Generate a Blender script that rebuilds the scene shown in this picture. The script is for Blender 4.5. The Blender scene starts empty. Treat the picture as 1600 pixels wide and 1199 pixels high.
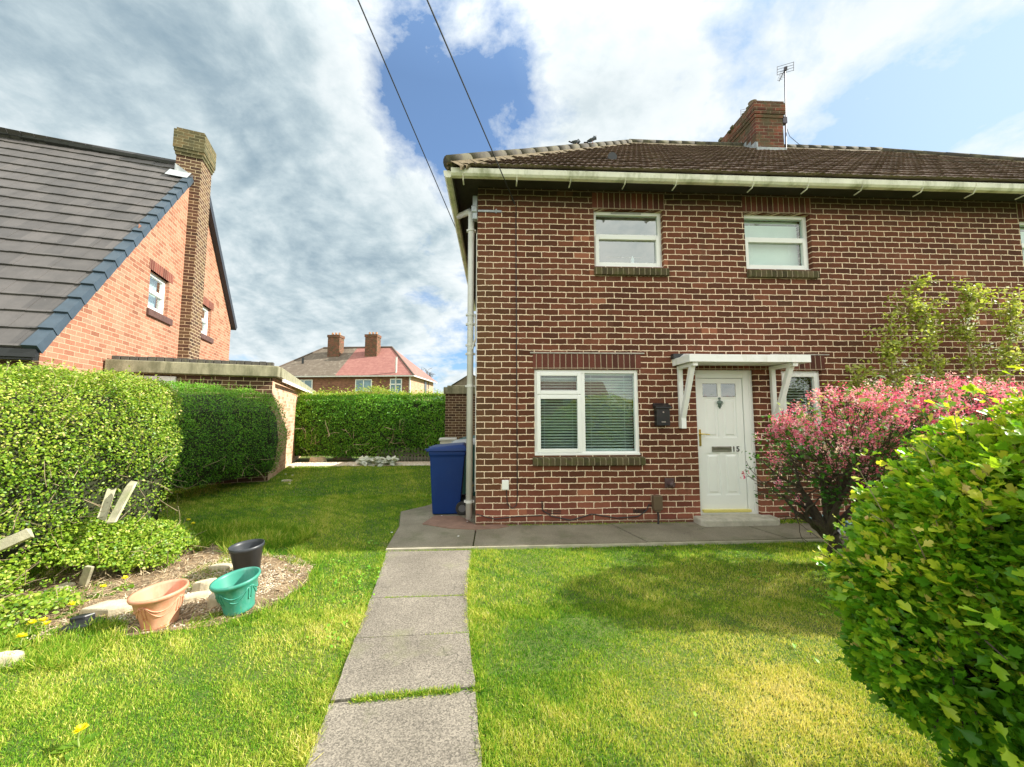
import bpy, math, random
import numpy as np
R = math.radians
random.seed(7)
rng = np.random.default_rng(11)
sc = bpy.context.scene
col = sc.collection
# ------------------------------------------------------------------ camera, sky, sun, exposure
HC = 1.57
cam = bpy.data.cameras.new('camera'); camo = bpy.data.objects.new('camera', cam); col.objects.link(camo)
cam.sensor_width = 36; cam.lens = 585.4 / 1600 * 36; cam.clip_start = .05; cam.clip_end = 4000
camo.location = (0, 0, HC)
camo.rotation_euler = (R(90 + 4.609), R(.05), R(-2.607))
sc.camera = camo

SUN_AZ = R(2.5)      # measured from +X towards +Y
SUN_EL = R(35)
sd = (math.cos(SUN_EL) * math.cos(SUN_AZ), math.cos(SUN_EL) * math.sin(SUN_AZ), math.sin(SUN_EL))
sl = bpy.data.lights.new('sun', 'SUN'); sl.energy = 5.0; sl.angle = R(.5); sl.color = (1, .95, .86)
so = bpy.data.objects.new('sun', sl); col.objects.link(so)
so.rotation_euler = (R(90) - SUN_EL, 0, SUN_AZ + R(90))
sc.view_settings.view_transform = 'Standard'; sc.view_settings.look = 'None'
sc.view_settings.exposure = 1.0; sc.view_settings.gamma = 1
sc.cycles.use_denoising = True
sc.cycles.max_bounces = 8; sc.cycles.transparent_max_bounces = 12
sc.cycles.sample_clamp_indirect = 6

W = bpy.data.worlds.new('World'); sc.world = W; W.use_nodes = True
nt = W.node_tree; nt.nodes.clear()


class NT:
    """tiny node helper"""
    def __init__(s, nt): s.nt = nt
    def n(s, typ, **kw):
        nd = s.nt.nodes.new(typ)
        ins = kw.pop('ins', {})
        for k, v in kw.items(): setattr(nd, k, v)
        for k, v in ins.items(): s.put(nd.inputs[k], v)
        return nd
    def put(s, sock, v):
        if hasattr(v, 'is_output') or isinstance(v, bpy.types.NodeSocket): s.nt.links.new(v, sock)
        else: sock.default_value = v
    def math(s, op, a, b=0., c=0., clamp=False):
        nd = s.nt.nodes.new('ShaderNodeMath'); nd.operation = op; nd.use_clamp = clamp
        s.put(nd.inputs[0], a); s.put(nd.inputs[1], b); s.put(nd.inputs[2], c)
        return nd.outputs[0]
    def vmath(s, op, a, b=(0, 0, 0), sc_=None):
        nd = s.nt.nodes.new('ShaderNodeVectorMath'); nd.operation = op
        s.put(nd.inputs[0], a); s.put(nd.inputs[1], b)
        if sc_ is not None: s.put(nd.inputs['Scale'], sc_)
        return nd.outputs['Value'] if op in ('DOT_PRODUCT', 'LENGTH') else nd.outputs[0]
    def noise(s, vec, scale, detail=4, rough=.55, out=0):
        nd = s.n('ShaderNodeTexNoise', ins={'Vector': vec, 'Scale': scale, 'Detail': detail, 'Roughness': rough})
        return nd.outputs[out]
    def ramp(s, fac, stops, interp='LINEAR'):
        nd = s.nt.nodes.new('ShaderNodeValToRGB'); cr = nd.color_ramp; cr.interpolation = interp
        while len(cr.elements) > 1: cr.elements.remove(cr.elements[0])
        cr.elements[0].position = stops[0][0]; cr.elements[0].color = (*stops[0][1], 1)
        for p, c in stops[1:]:
            e = cr.elements.new(p); e.color = (*c, 1)
        s.put(nd.inputs[0], fac); return nd.outputs[0]
    def mix(s, fac, a, b, blend='MIX'):
        nd = s.nt.nodes.new('ShaderNodeMix'); nd.data_type = 'RGBA'; nd.blend_type = blend
        s.put(nd.inputs[0], fac)
        for i, v in ((6, a), (7, b)):
            if isinstance(v, tuple) and len(v) == 3: v = (*v, 1)
            s.put(nd.inputs[i], v)
        return nd.outputs[2]
    def mapr(s, v, a, b, c, d):
        nd = s.nt.nodes.new('ShaderNodeMapRange'); nd.clamp = True
        for i, x in enumerate((v, a, b, c, d)): s.put(nd.inputs[i], x)
        return nd.outputs[0]


def pix_dir(x, y):
    cp, sp = math.cos(R(4.609)), math.sin(R(4.609)); cy, sy = math.cos(R(2.607)), math.sin(R(2.607))
    w = np.array([sy * cp, cy * cp, sp]); r = np.array([cy, -sy, 0]); u = np.cross(r, w)
    d = w + (x - 800) / 585.4 * r + (599.5 - y) / 585.4 * u
    return d / np.linalg.norm(d)


w_ = NT(nt)
tc = w_.n('ShaderNodeTexCoord').outputs['Generated']
dirn = w_.vmath('NORMALIZE', tc)
sky = w_.n('ShaderNodeTexSky', sky_type='NISHITA', sun_disc=False, sun_elevation=SUN_EL,
           sun_rotation=R(90) - SUN_AZ, altitude=20, air_density=1.0, dust_density=.9, ozone_density=1.6)
sep = w_.n('ShaderNodeSeparateXYZ', ins={0: dirn})
zc = w_.math('ADD', w_.math('MAXIMUM', sep.outputs[2], 0.0), .34)
cp_ = w_.n('ShaderNodeCombineXYZ', ins={0: w_.math('DIVIDE', sep.outputs[0], zc), 1: w_.math('DIVIDE', sep.outputs[1], zc), 2: 0.0}).outputs[0]
warp = w_.vmath('SCALE', w_.vmath('SUBTRACT', w_.noise(cp_, 2.0, 3, .5, 1), (.5, .5, .5)), sc_=.16)
cpw = w_.vmath('ADD', cp_, warp)
nbig = w_.mapr(w_.noise(cpw, 1.5, 9, .6), .27, .73, 0, 1)
nfin = w_.mapr(w_.noise(w_.vmath('ADD', cpw, (7.3, 1.2, 0)), 4.6, 8, .62), .25, .75, 0, 1)
dens = w_.math('ADD', w_.math('MULTIPLY', nbig, .68), w_.math('MULTIPLY', nfin, .32))
# where the cloud banks stand (world directions) and the open blue between them
LOBES = [(150, 130, .55, .20), (420, 250, .33, .20), (560, 470, .22, .14), (640, 330, .10, .06), (330, 60, .3, .1),
         (650, 150, .17, -.22), (590, 120, .11, -.10), (725, 210, .15, -.17), (735, 350, .06, -.10), (800, 60, .08, -.08), (800, 90, .07, -.08),
         (940, 120, .15, .10), (1040, 60, .12, .05), (1160, 110, .14, -.03), (1330, 90, .18, .0), (1260, 200, .08, .05),
         (1480, 150, .13, -.16), (1560, 100, .14, -.05), (1590, 235, .1, .26), (1560, 60, .18, -.08), (1000, 160, .07, .06),
         (520, 545, .14, -.03), (420, 560, .1, -.05)]
for (x, y, s_, a) in LOBES + [(None, (.1, -.9, .45), 1.1, .35)]:
    c = pix_dir(x, y) if x is not None else np.array(y)
    dd = w_.vmath('DISTANCE', dirn, tuple(c)) if False else None
    nd = nt.nodes.new('ShaderNodeVectorMath'); nd.operation = 'DISTANCE'
    nt.links.new(dirn, nd.inputs[0]); nd.inputs[1].default_value = tuple(c)
    q = w_.math('DIVIDE', nd.outputs['Value'], s_)
    g = w_.math('EXPONENT', w_.math('MULTIPLY', w_.math('MULTIPLY', q, q), -1.0))
    dens = w_.math('ADD', dens, w_.math('MULTIPLY', g, a))
cover = w_.mapr(dens, .44, .62, 0, 1)
cover = w_.math('POWER', cover, .8)
# thick parts have grey bases, thin parts stay white
n2 = w_.math('ADD', w_.math('MULTIPLY', w_.mapr(w_.noise(w_.vmath('ADD', cpw, (.07, .03, 0)), 1.5, 9, .6), .27, .73, 0, 1), .6), w_.math('MULTIPLY', w_.mapr(w_.noise(w_.vmath('ADD', cpw, (7.33, 1.215, 0)), 4.6, 8, .62), .25, .75, 0, 1), .4))
relief = w_.math('SUBTRACT', n2, w_.math('ADD', w_.math('MULTIPLY', nbig, .6), w_.math('MULTIPLY', nfin, .4)))
tadd = 0.0
for (x, y, s_, a) in ((230, 110, .30, .09), (110, 40, .2, .03), (590, 440, .16, .24), (480, 330, .12, .06), (900, 180, .12, .12)):
    nd = nt.nodes.new('ShaderNodeVectorMath'); nd.operation = 'DISTANCE'
    nt.links.new(dirn, nd.inputs[0]); nd.inputs[1].default_value = tuple(pix_dir(x, y)); q = w_.math('DIVIDE', nd.outputs['Value'], s_)
    tadd = w_.math('ADD', w_.math('MULTIPLY', w_.math('EXPONENT', w_.math('MULTIPLY', w_.math('MULTIPLY', q, q), -1.0)), a), tadd)
relief = w_.math('ADD', relief, w_.math('MULTIPLY', tadd, .66))
thick = w_.mapr(w_.math('ADD', dens, w_.math('MULTIPLY', relief, 1.7)), .54, 1.40, 0, 1)
ccol = w_.ramp(thick, [(0, (6.4, 6.8, 6.9)), (.25, (5.4, 6.0, 6.2)), (.5, (3.9, 4.7, 5.05)), (.75, (2.7, 3.5, 4.0)), (1, (1.9, 2.7, 3.3))])
tosun = w_.vmath('DOT_PRODUCT', dirn, (sd[0], sd[1], sd[2]))
ccol = w_.mix(w_.mapr(tosun, .25, .95, 0, .75), ccol, (6.6, 7.0, 7.1))
bluesky = w_.mix(.18, w_.mix(1.0, sky.outputs[0], (.82, 1.06, 1.34), 'MULTIPLY'), (3.6, 5.4, 7.4))
bluesky = w_.mix(w_.mapr(tosun, .45, .95, 0, .8), bluesky, (4.7, 6.1, 7.3))
skyc = w_.mix(cover, bluesky, ccol)
# sky brightness added behind the camera and overhead to fill the shaded facade
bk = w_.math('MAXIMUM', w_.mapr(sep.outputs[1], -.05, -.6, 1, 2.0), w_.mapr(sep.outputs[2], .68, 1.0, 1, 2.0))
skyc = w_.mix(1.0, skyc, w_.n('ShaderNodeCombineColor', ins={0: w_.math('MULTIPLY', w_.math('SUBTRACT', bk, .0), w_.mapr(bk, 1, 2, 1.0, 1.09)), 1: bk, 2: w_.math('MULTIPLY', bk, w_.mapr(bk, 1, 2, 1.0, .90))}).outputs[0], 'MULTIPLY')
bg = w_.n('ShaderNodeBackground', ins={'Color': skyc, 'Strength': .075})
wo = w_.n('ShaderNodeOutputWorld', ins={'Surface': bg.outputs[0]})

# ------------------------------------------------------------------ mesh helpers
def obj(name, me, mat=None, parent=None, **props):
    o = bpy.data.objects.new(name, me); col.objects.link(o)
    if mat is not None:
        for m in (mat if isinstance(mat, (list, tuple)) else [mat]): me.materials.append(m)
    if parent is not None: o.parent = parent
    for k, v in props.items():
        if v is not None: o[k] = v
    return o


def thing(name, label, category, loc=(0, 0, 0), rotz=0, group=None):
    o = bpy.data.objects.new(name, None); col.objects.link(o); o.empty_display_size = .2
    o.location = loc; o.rotation_euler = (0, 0, rotz)
    o['label'] = label; o['category'] = category
    if group: o['group'] = group
    return o


class MB:
    def __init__(s): s.v = []; s.f = []; s.mi = []; s.cur = 0
    def quad(s, *p):
        b = len(s.v); s.v += [tuple(map(float, q)) for q in p]; s.f.append(tuple(range(b, b + len(p)))); s.mi.append(s.cur)
    def box(s, x0, x1, y0, y1, z0, z1, rot=None, piv=None):
        P = [(x, y, z) for z in (z0, z1) for y in (y0, y1) for x in (x0, x1)]
        if rot is not None:
            M = np.array(rot); c = np.array(piv if piv is not None else ((x0 + x1) / 2, (y0 + y1) / 2, (z0 + z1) / 2))
            P = [tuple(M @ (np.array(p) - c) + c) for p in P]
        b = len(s.v); s.v += P
        for f in ((0, 2, 3, 1), (4, 5, 7, 6), (0, 1, 5, 4), (2, 6, 7, 3), (0, 4, 6, 2), (1, 3, 7, 5)):
            s.f.append(tuple(b + i for i in f)); s.mi.append(s.cur)
        return s
    def prism(s, poly, z0, z1):
        """poly: list of (x,y) CCW"""
        b = len(s.v); n = len(poly)
        s.v += [(x, y, z0) for x, y in poly] + [(x, y, z1) for x, y in poly]
        s.f.append(tuple(b + i for i in reversed(range(n)))); s.f.append(tuple(b + n + i for i in range(n))); s.mi += [s.cur] * 2
        for i in range(n):
            j = (i + 1) % n; s.f.append((b + i, b + j, b + n + j, b + n + i)); s.mi.append(s.cur)
        return s
    def tube(s, pts, r, n=8, cap=True, sq=1.):
        pts = [np.array(p, float) for p in pts]; rs = r if hasattr(r, '__len__') else [r] * len(pts)
        rings = []; prev = None
        for i, p in enumerate(pts):
            d = pts[min(i + 1, len(pts) - 1)] - pts[max(i - 1, 0)]; d = d / (np.linalg.norm(d) + 1e-9)
            if prev is None:
                a = np.array([0, 0, 1.]) if abs(d[2]) < .9 else np.array([1., 0, 0]); u = np.cross(d, a)
            else: u = prev - d * (prev @ d)
            u /= np.linalg.norm(u) + 1e-9; prev = u; v = np.cross(d, u)
            b = len(s.v)
            for k in range(n):
                t = 2 * math.pi * k / n; s.v.append(tuple(p + rs[i] * (u * math.cos(t) + v * math.sin(t) * sq)))
            rings.append(b)
        for a, b in zip(rings, rings[1:]):
            for k in range(n):
                k2 = (k + 1) % n; s.f.append((a + k, b + k, b + k2, a + k2)); s.mi.append(s.cur)
        if cap:
            s.f.append(tuple(rings[0] + k for k in range(n))); s.f.append(tuple(rings[-1] + k for k in reversed(range(n)))); s.mi += [s.cur] * 2
        return s
    def lathe(s, prof, n=32, cx=0, cy=0, sx=1, sy=1):
        rings = []
        for r, z in prof:
            b = len(s.v)
            for k in range(n):
                t = 2 * math.pi * k / n; s.v.append((cx + r * sx * math.cos(t), cy + r * sy * math.sin(t), z))
            rings.append(b)
        for a, b in zip(rings, rings[1:]):
            for k in range(n):
                k2 = (k + 1) % n; s.f.append((a + k, a + k2, b + k2, b + k)); s.mi.append(s.cur)
        return s
    def rot(s, M, piv=(0, 0, 0), start=0):
        M = np.array(M); c = np.array(piv)
        for i in range(start, len(s.v)): s.v[i] = tuple(M @ (np.array(s.v[i]) - c) + c)
        return s
    def build(s, name, mat, parent=None, smooth=False, bevel=0, **props):
        me = bpy.data.meshes.new(name); me.from_pydata(s.v, [], s.f)
        if any(s.mi): me.polygons.foreach_set('material_index', s.mi)
        if smooth: me.polygons.foreach_set('use_smooth', [True] * len(me.polygons))
        me.update()
        o = obj(name, me, mat, parent, **props)
        if bevel:
            m = o.modifiers.new('bevel', 'BEVEL'); m.width = bevel; m.segments = 2; m.limit_method = 'ANGLE'
        return o


def rx(a): c, s = math.cos(a), math.sin(a); return [[1, 0, 0], [0, c, -s], [0, s, c]]
def ry(a): c, s = math.cos(a), math.sin(a); return [[c, 0, s], [0, 1, 0], [-s, 0, c]]
def rz(a): c, s = math.cos(a), math.sin(a); return [[c, -s, 0], [s, c, 0], [0, 0, 1]]


def np_mesh(name, V, T, mat, parent=None, tint=None, smooth=False, **props):
    me = bpy.data.meshes.new(name); V = np.asarray(V, np.float32); T = np.asarray(T, np.int32)
    me.vertices.add(len(V)); me.vertices.foreach_set('co', V.ravel())
    k = T.shape[1]; me.loops.add(T.size); me.loops.foreach_set('vertex_index', T.ravel())
    me.polygons.add(len(T)); me.polygons.foreach_set('loop_start', np.arange(0, T.size, k, dtype=np.int32))
    me.polygons.foreach_set('loop_total', np.full(len(T), k, np.int32))
    if smooth: me.polygons.foreach_set('use_smooth', np.ones(len(T), bool))
    if tint is not None:
        at = me.attributes.new('tint', 'FLOAT', 'POINT'); at.data.foreach_set('value', np.asarray(tint, np.float32))
    me.update(calc_edges=True)
    return obj(name, me, mat, parent, **props)


DIAM = (np.array([[0, 0, 0], [-.3, .45, .06], [0, 1, -.05], [.3, .45, .06], [0, .5, -.03]]), np.array([[0, 4, 1], [1, 4, 2], [0, 3, 4], [4, 3, 2]]))
OVAL = (np.array([[0, 0, 0], [-.24, .25, .05], [-.3, .6, .05], [0, 1, -.08], [.3, .6, .05], [.24, .25, .05]]), np.array([[0, 5, 1], [1, 5, 4], [1, 4, 2], [2, 4, 3]]))
LOBE = (np.array([[0, 0, 0], [-.10, .22, .0], [-.42, .42, .05], [-.20, .50, .0], [-.36, .80, .04], [-.1, .72, 0], [0, 1.02, -.06], [.1, .72, 0], [.36, .80, .04], [.20, .50, .0], [.42, .42, .05], [.10, .22, .0], [0, .5, -.05]]),
        np.array([[12, i, i + 1] for i in range(0, 11)] + [[12, 11, 0]])[:, [0, 2, 1]])


HAW = (np.array([[0, 0, 0], [-.05, .30, .0], [-.26, .56, .06], [-.30, .76, .08], [-.15, .74, .02], [-.17, .95, .04], [0, 1.03, -.03], [.17, .95, .04], [.15, .74, .02], [.30, .76, .08], [.26, .56, .06], [.05, .30, .0], [0, .6, -.04]]),
       np.array([[12, i, i + 1] for i in range(0, 11)] + [[12, 11, 0]])[:, [0, 2, 1]])


def scatter(templ, P, N, size, spin=None, align=None, jit=.6, r=None):
    """place a small leaf template at P with its face roughly along N; returns verts, tris"""
    r = r or rng
    TV, TF = templ; n = len(P); N = N + r.normal(0, jit, (n, 3)); N /= np.linalg.norm(N, axis=1)[:, None] + 1e-9
    A = align if align is not None else r.normal(0, 1, (n, 3))
    T = A - N * (A * N).sum(1)[:, None]; T /= np.linalg.norm(T, axis=1)[:, None] + 1e-9
    B = np.cross(T, N)
    S = (np.asarray(size) * np.ones(n))[:, None, None]
    V = P[:, None, :] + S * (TV[None, :, 0, None] * B[:, None, :] + TV[None, :, 1, None] * T[:, None, :] + TV[None, :, 2, None] * N[:, None, :])
    F = TF[None] + (np.arange(n) * len(TV))[:, None, None]
    return V.reshape(-1, 3), F.reshape(-1, 3), len(TV)


def vnoise(P, s, seed=0):
    """cheap smooth 3-D value noise -1..1"""
    out = np.zeros(len(P)); rr = np.random.default_rng(seed); a = 1.
    for o in range(4):
        for _ in range(3):
            k = rr.normal(0, 1, P.shape[1]) * s; out += a * np.sin(P @ k + rr.uniform(0, 6.28))
        s *= 1.9; a *= .6
    return out / 4.5


# ------------------------------------------------------------------ materials
def new_mat(name):
    m = bpy.data.materials.new(name); m.use_nodes = True; t = m.node_tree; t.nodes.clear()
    n = NT(t); bs = n.n('ShaderNodeBsdfPrincipled'); out = n.n('ShaderNodeOutputMaterial', ins={'Surface': bs.outputs[0]})
    n.bs = bs; n.out = out; n.oc = n.n('ShaderNodeTexCoord').outputs['Object']
    return m, n


def bump(n, h, strength=.5, dist=.01):
    b = n.n('ShaderNodeBump', ins={'Height': h, 'Strength': strength, 'Distance': dist}); n.put(n.bs.inputs['Normal'], b.outputs[0])


def plain(name, c, rough=.5, var=.12, scale=6, dirt=None, metallic=0, bumpy=0., spec=.5):
    m, n = new_mat(name)
    v = n.noise(n.oc, scale, 5, .6)
    f = n.mapr(v, .3, .7, 1 - var, 1 + var)
    c_ = n.mix(1.0, c, n.n('ShaderNodeCombineColor', ins={0: f, 1: f, 2: f}).outputs[0], 'MULTIPLY')
    if dirt is not None:
        dcol, lo, hi, dsc = dirt
        st = n.n('ShaderNodeMapping', ins={'Vector': n.oc, 'Scale': (1, 1, .35)})
        c_ = n.mix(n.mapr(n.noise(st.outputs[0], dsc, 6, .65), lo, hi, 0, .8), c_, dcol)
    n.put(n.bs.inputs['Base Color'], c_); n.bs.inputs['Roughness'].default_value = rough; n.bs.inputs['Metallic'].default_value = metallic
    n.bs.inputs['Specular IOR Level'].default_value = spec
    if bumpy: bump(n, n.noise(n.oc, scale * 12, 4, .6), bumpy, .004)
    return m


def brick_mat(name, stops, mortar, bw=.235, bh=.0855, ms=.0061, z_off=0., u_off=0., vertical=False, moss=None, special=None, bumps=.6, wob=1.):
    m, n = new_mat(name)
    s = n.n('ShaderNodeSeparateXYZ', ins={0: n.oc})
    uu = n.math('ADD', n.math('ADD', s.outputs[0], s.outputs[1]), u_off); zz = n.math('ADD', s.outputs[2], z_off)
    if vertical: vec = n.n('ShaderNodeCombineXYZ', ins={0: zz, 1: uu, 2: 0.0}).outputs[0]
    else: vec = n.n('ShaderNodeCombineXYZ', ins={0: uu, 1: zz, 2: 0.0}).outputs[0]
    w1 = n.vmath('SCALE', n.vmath('SUBTRACT', n.noise(vec, 2.2, 2, .5, 1), (.5, .5, .5)), sc_=.014 * wob)
    w2 = n.vmath('SCALE', n.vmath('SUBTRACT', n.noise(vec, 28, 3, .6, 1), (.5, .5, .5)), sc_=.011 * wob)
    vec2 = n.vmath('ADD', n.vmath('ADD', vec, w1), w2)
    br = n.n('ShaderNodeTexBrick', offset=.5 if not vertical else 0, offset_frequency=2, squash=1, squash_frequency=2,
             ins={'Vector': vec2, 'Color1': (0, 0, 0, 1), 'Color2': (1, 1, 1, 1), 'Mortar': (0, 0, 0, 1), 'Scale': 1.0,
                  'Mortar Size': ms, 'Mortar Smooth': .25, 'Bias': 0.0, 'Brick Width': bw, 'Row Height': bh})
    bc = n.ramp(br.outputs['Color'], stops)
    # faces of single bricks are uneven
    tex = n.noise(vec, 45, 6, .7); big = n.noise(vec, 1.1, 4, .6)
    f = n.math('MULTIPLY', n.mapr(tex, .25, .75, .72, 1.3), n.mapr(big, .3, .7, .84, 1.16))
    bc = n.mix(1.0, bc, n.n('ShaderNodeCombineColor', ins={0: f, 1: f, 2: f}).outputs[0], 'MULTIPLY')
    mcol = n.mix(n.mapr(n.noise(vec, 5, 5, .7), .35, .72, 0, .5), mortar, tuple(c * .66 for c in mortar))
    c_ = n.mix(br.outputs['Fac'], bc, mcol)
    if special: c_ = special(n, c_, s, vec, br)
    if moss:
        mc, lo, hi, sc_ = moss
        c_ = n.mix(n.mapr(n.noise(vec, sc_, 6, .65), lo, hi, 0, .75), c_, mc)
    n.put(n.bs.inputs['Base Color'], c_); n.bs.inputs['Roughness'].default_value = .88; n.bs.inputs['Specular IOR Level'].default_value = .25
    h = n.math('ADD', n.math('MULTIPLY', n.math('SUBTRACT', 1.0, br.outputs['Fac']), .7), n.math('MULTIPLY', tex, .45))
    bump(n, h, bumps, .008)
    return m


def facade_special(n, c, s, vec, br):
    # redder engineering bricks near the ground, olive lichen down the left corner, pale scars and efflorescence
    low = n.mapr(n.math('ADD', s.outputs[2], n.math('MULTIPLY', n.noise(vec, 2.5, 3), .5)), .85, .30, 0, 1)
    red = n.mix(br.outputs['Color'], (.19, .055, .040), (.33, .115, .075))
    c = n.mix(n.math('MULTIPLY', low, n.math('SUBTRACT', 1.0, br.outputs['Fac'])), c, red)
    edge = n.math('ADD', s.outputs[0], n.math('MULTIPLY', n.noise(vec, 1.6, 4), 1.1))
    ol = n.math('MULTIPLY', n.mapr(edge, 1.15, .35, 0, .62), n.mapr(s.outputs[2], 4.3, 3.2, 0, 1))
    ol = n.math('MULTIPLY', ol, n.mapr(s.outputs[2], .25, .5, 0, 1))
    c = n.mix(n.math('MULTIPLY', ol, n.math('SUBTRACT', 1.0, br.outputs['Fac'])), c, (.115, .075, .034))
    pale = n.math('MULTIPLY', n.mapr(n.noise(n.vmath('ADD', vec, (4.4, 2.2, 0)), 3.2, 5, .7), .66, .76, 0, .55), 1.0)
    c = n.mix(pale, c, (.40, .27, .22))
    cellr = n.n('ShaderNodeTexWhiteNoise', noise_dimensions='2D', ins={0: n.vmath('FLOOR', n.vmath('MULTIPLY', vec, (1 / .235, 1 / .0855, 1)))}).outputs[0]
    c = n.mix(n.math('MULTIPLY', n.math('GREATER_THAN', cellr, .988), n.math('MULTIPLY', .6, n.math('SUBTRACT', 1.0, br.outputs['Fac']))), c, (.42, .16, .09))
    # rain streaks under the sills and down from the gutter
    stv = n.n('ShaderNodeCombineXYZ', ins={0: n.math('MULTIPLY', s.outputs[0], 9.0), 1: n.math('MULTIPLY', s.outputs[2], .9), 2: 0.0}).outputs[0]
    c = n.mix(n.mapr(n.noise(stv, 1.0, 5, .65), .56, .74, 0, .38), c, (.075, .045, .028))
    c = n.mix(n.mapr(n.noise(n.vmath('ADD', vec, (9, 3, 0)), 1.9, 6, .7), .56, .72, 0, .30), c, (.30, .15, .10))
    top_dark = n.mapr(s.outputs[2], 4.55, 4.82, 0, .75)  # wall darker towards the top
    c = n.mix(top_dark, c, (.035, .024, .018))
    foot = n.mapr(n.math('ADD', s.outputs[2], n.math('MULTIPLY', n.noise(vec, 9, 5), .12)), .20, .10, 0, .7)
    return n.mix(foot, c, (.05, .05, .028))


RED = [(0, (.080, .029, .016)), (.3, (.112, .038, .020)), (.7, (.138, .045, .024)), (1, (.180, .062, .034))]
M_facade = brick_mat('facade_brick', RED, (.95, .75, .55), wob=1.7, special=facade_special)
M_soldier = brick_mat('soldier_brick', [(0, (.075, .028, .02)), (1, (.16, .05, .035))], (.48, .38, .27), bw=.6, bh=.0845, ms=.005, vertical=True, z_off=.18, wob=.7)
M_silltile = brick_mat('sill_brick', [(0, (.045, .035, .02)), (1, (.12, .09, .05))], (.36, .30, .2), bw=.6, bh=.0800, ms=.005, vertical=True, z_off=.13, wob=1, moss=((.09, .09, .03), .45, .65, 9))
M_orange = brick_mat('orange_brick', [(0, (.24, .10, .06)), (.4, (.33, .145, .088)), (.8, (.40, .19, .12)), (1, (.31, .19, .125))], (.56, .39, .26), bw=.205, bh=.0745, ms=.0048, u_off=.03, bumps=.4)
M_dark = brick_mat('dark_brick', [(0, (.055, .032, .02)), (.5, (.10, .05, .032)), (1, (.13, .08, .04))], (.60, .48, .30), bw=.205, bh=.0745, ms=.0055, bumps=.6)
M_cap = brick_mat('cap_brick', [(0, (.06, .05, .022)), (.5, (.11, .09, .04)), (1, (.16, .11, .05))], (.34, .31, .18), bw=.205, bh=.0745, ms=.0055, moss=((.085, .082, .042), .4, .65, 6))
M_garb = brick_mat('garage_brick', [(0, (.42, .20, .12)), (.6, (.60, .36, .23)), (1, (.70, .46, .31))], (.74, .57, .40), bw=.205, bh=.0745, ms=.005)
M_chim = brick_mat('chimney_brick', [(0, (.10, .035, .025)), (1, (.24, .075, .045))], (.30, .25, .17), moss=((.085, .085, .045), .42, .6, 3.5))
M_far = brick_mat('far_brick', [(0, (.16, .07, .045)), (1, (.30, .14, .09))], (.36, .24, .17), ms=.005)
M_farlit = brick_mat('far_sunlit_brick', [(0, (.40, .24, .15)), (1, (.52, .33, .22))], (.52, .4, .3), ms=.005)  # lit copy of the far brick, sunlight put into the colour

M_upvc = plain('white_upvc', (.86, .86, .84), .32, .03, 3, dirt=((.62, .62, .56), .68, .9, 5))
M_door = plain('white_door', (.86, .87, .85), .3, .03, 2, dirt=((.6, .6, .55), .64, .9, 4))
M_gut = plain('cream_gutter', (.80, .78, .66), .4, .12, 5, dirt=((.22, .24, .10), .50, .72, 4))
M_pipe = plain('white_downpipe', (.66, .65, .62), .4, .08, 4, dirt=((.42, .42, .32), .55, .75, 4))
M_white = plain('white_painted_timber', (.88, .88, .86), .45, .04, 6, dirt=((.55, .56, .42), .56, .8, 5))
M_black = plain('black_plastic', (.018, .02, .022), .35, .2, 8)
M_cable = plain('black_cable', (.02, .018, .018), .5, .2)
M_soffit = plain('dark_soffit', (.035, .028, .022), .8, .3, 5)
M_lead = plain('lead_flashing', (.33, .36, .38), .5, .25, 7, dirt=((.6, .62, .6), .5, .75, 6))
M_conc = plain('step_concrete', (.48, .45, .37), .85, .18, 9, dirt=((.22, .22, .14), .5, .75, 8), bumpy=.5)
M_coping = plain('concrete_coping', (.33, .31, .20), .9, .25, 5, dirt=((.13, .13, .07), .42, .65, 7), bumpy=.6)
M_copbrick = plain('blue_coping_brick', (.075, .07, .06), .8, .4, 14, dirt=((.16, .16, .09), .5, .7, 9), bumpy=.5)
M_brass = plain('gold_metal', (.75, .58, .16), .3, .1, 5, metallic=.85)
M_goldbar = plain('yellow_gold_threshold', (.78, .68, .22), .35, .08, 6, metallic=.25)
M_steel = plain('satin_steel', (.5, .5, .47), .3, .1, 5, metallic=.9)
M_pewter = plain('green_pewter', (.16, .22, .19), .4, .2, 20, metallic=.5)
M_galv = plain('galvanised_metal', (.40, .43, .45), .45, .15, 14, metallic=.6)
M_brown = plain('brown_plastic', (.13, .09, .055), .5, .1, 6)
M_flue = plain('dull_purple_brown_plastic', (.10, .06, .06), .45, .2, 12)
M_bluebin = plain('blue_bin_plastic', (.002, .028, .15), .45, .10, 3, dirt=((.015, .05, .18), .6, .85, 7), bumpy=.15, spec=.3)
M_greenbin = plain('green_bin_plastic', (.03, .10, .085), .4, .15, 3)
M_greybin = plain('grey_bin_plastic', (.42, .45, .45), .5, .12, 3)
M_rubber = plain('black_rubber', (.02, .02, .02), .7, .2, 9)
M_terra = plain('terracotta_plastic', (.62, .27, .16), .55, .08, 4, dirt=((.72, .45, .32), .5, .75, 8))
M_greenpot = plain('green_pot_plastic', (.045, .26, .19), .42, .12, 4, dirt=((.2, .42, .36), .55, .8, 9))
M_blackpot = plain('charcoal_pot_plastic', (.035, .04, .047), .42, .2, 5)
M_stone = plain('sandstone', (.56, .49, .35), .9, .25, 7, dirt=((.30, .26, .16), .48, .7, 6), bumpy=.9)
M_timber = plain('weathered_timber', (.42, .39, .27), .85, .3, 9, dirt=((.30, .33, .14), .50, .7, 6), bumpy=.6)
M_palings = plain('grey_paling_timber', (.20, .18, .14), .85, .3, 9)
M_bark = plain('dark_bark', (.065, .048, .036), .9, .35, 14, dirt=((.12, .12, .06), .5, .7, 10), bumpy=1.)
M_twig = plain('brown_twigs', (.30, .235, .14), .85, .3, 12)
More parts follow.
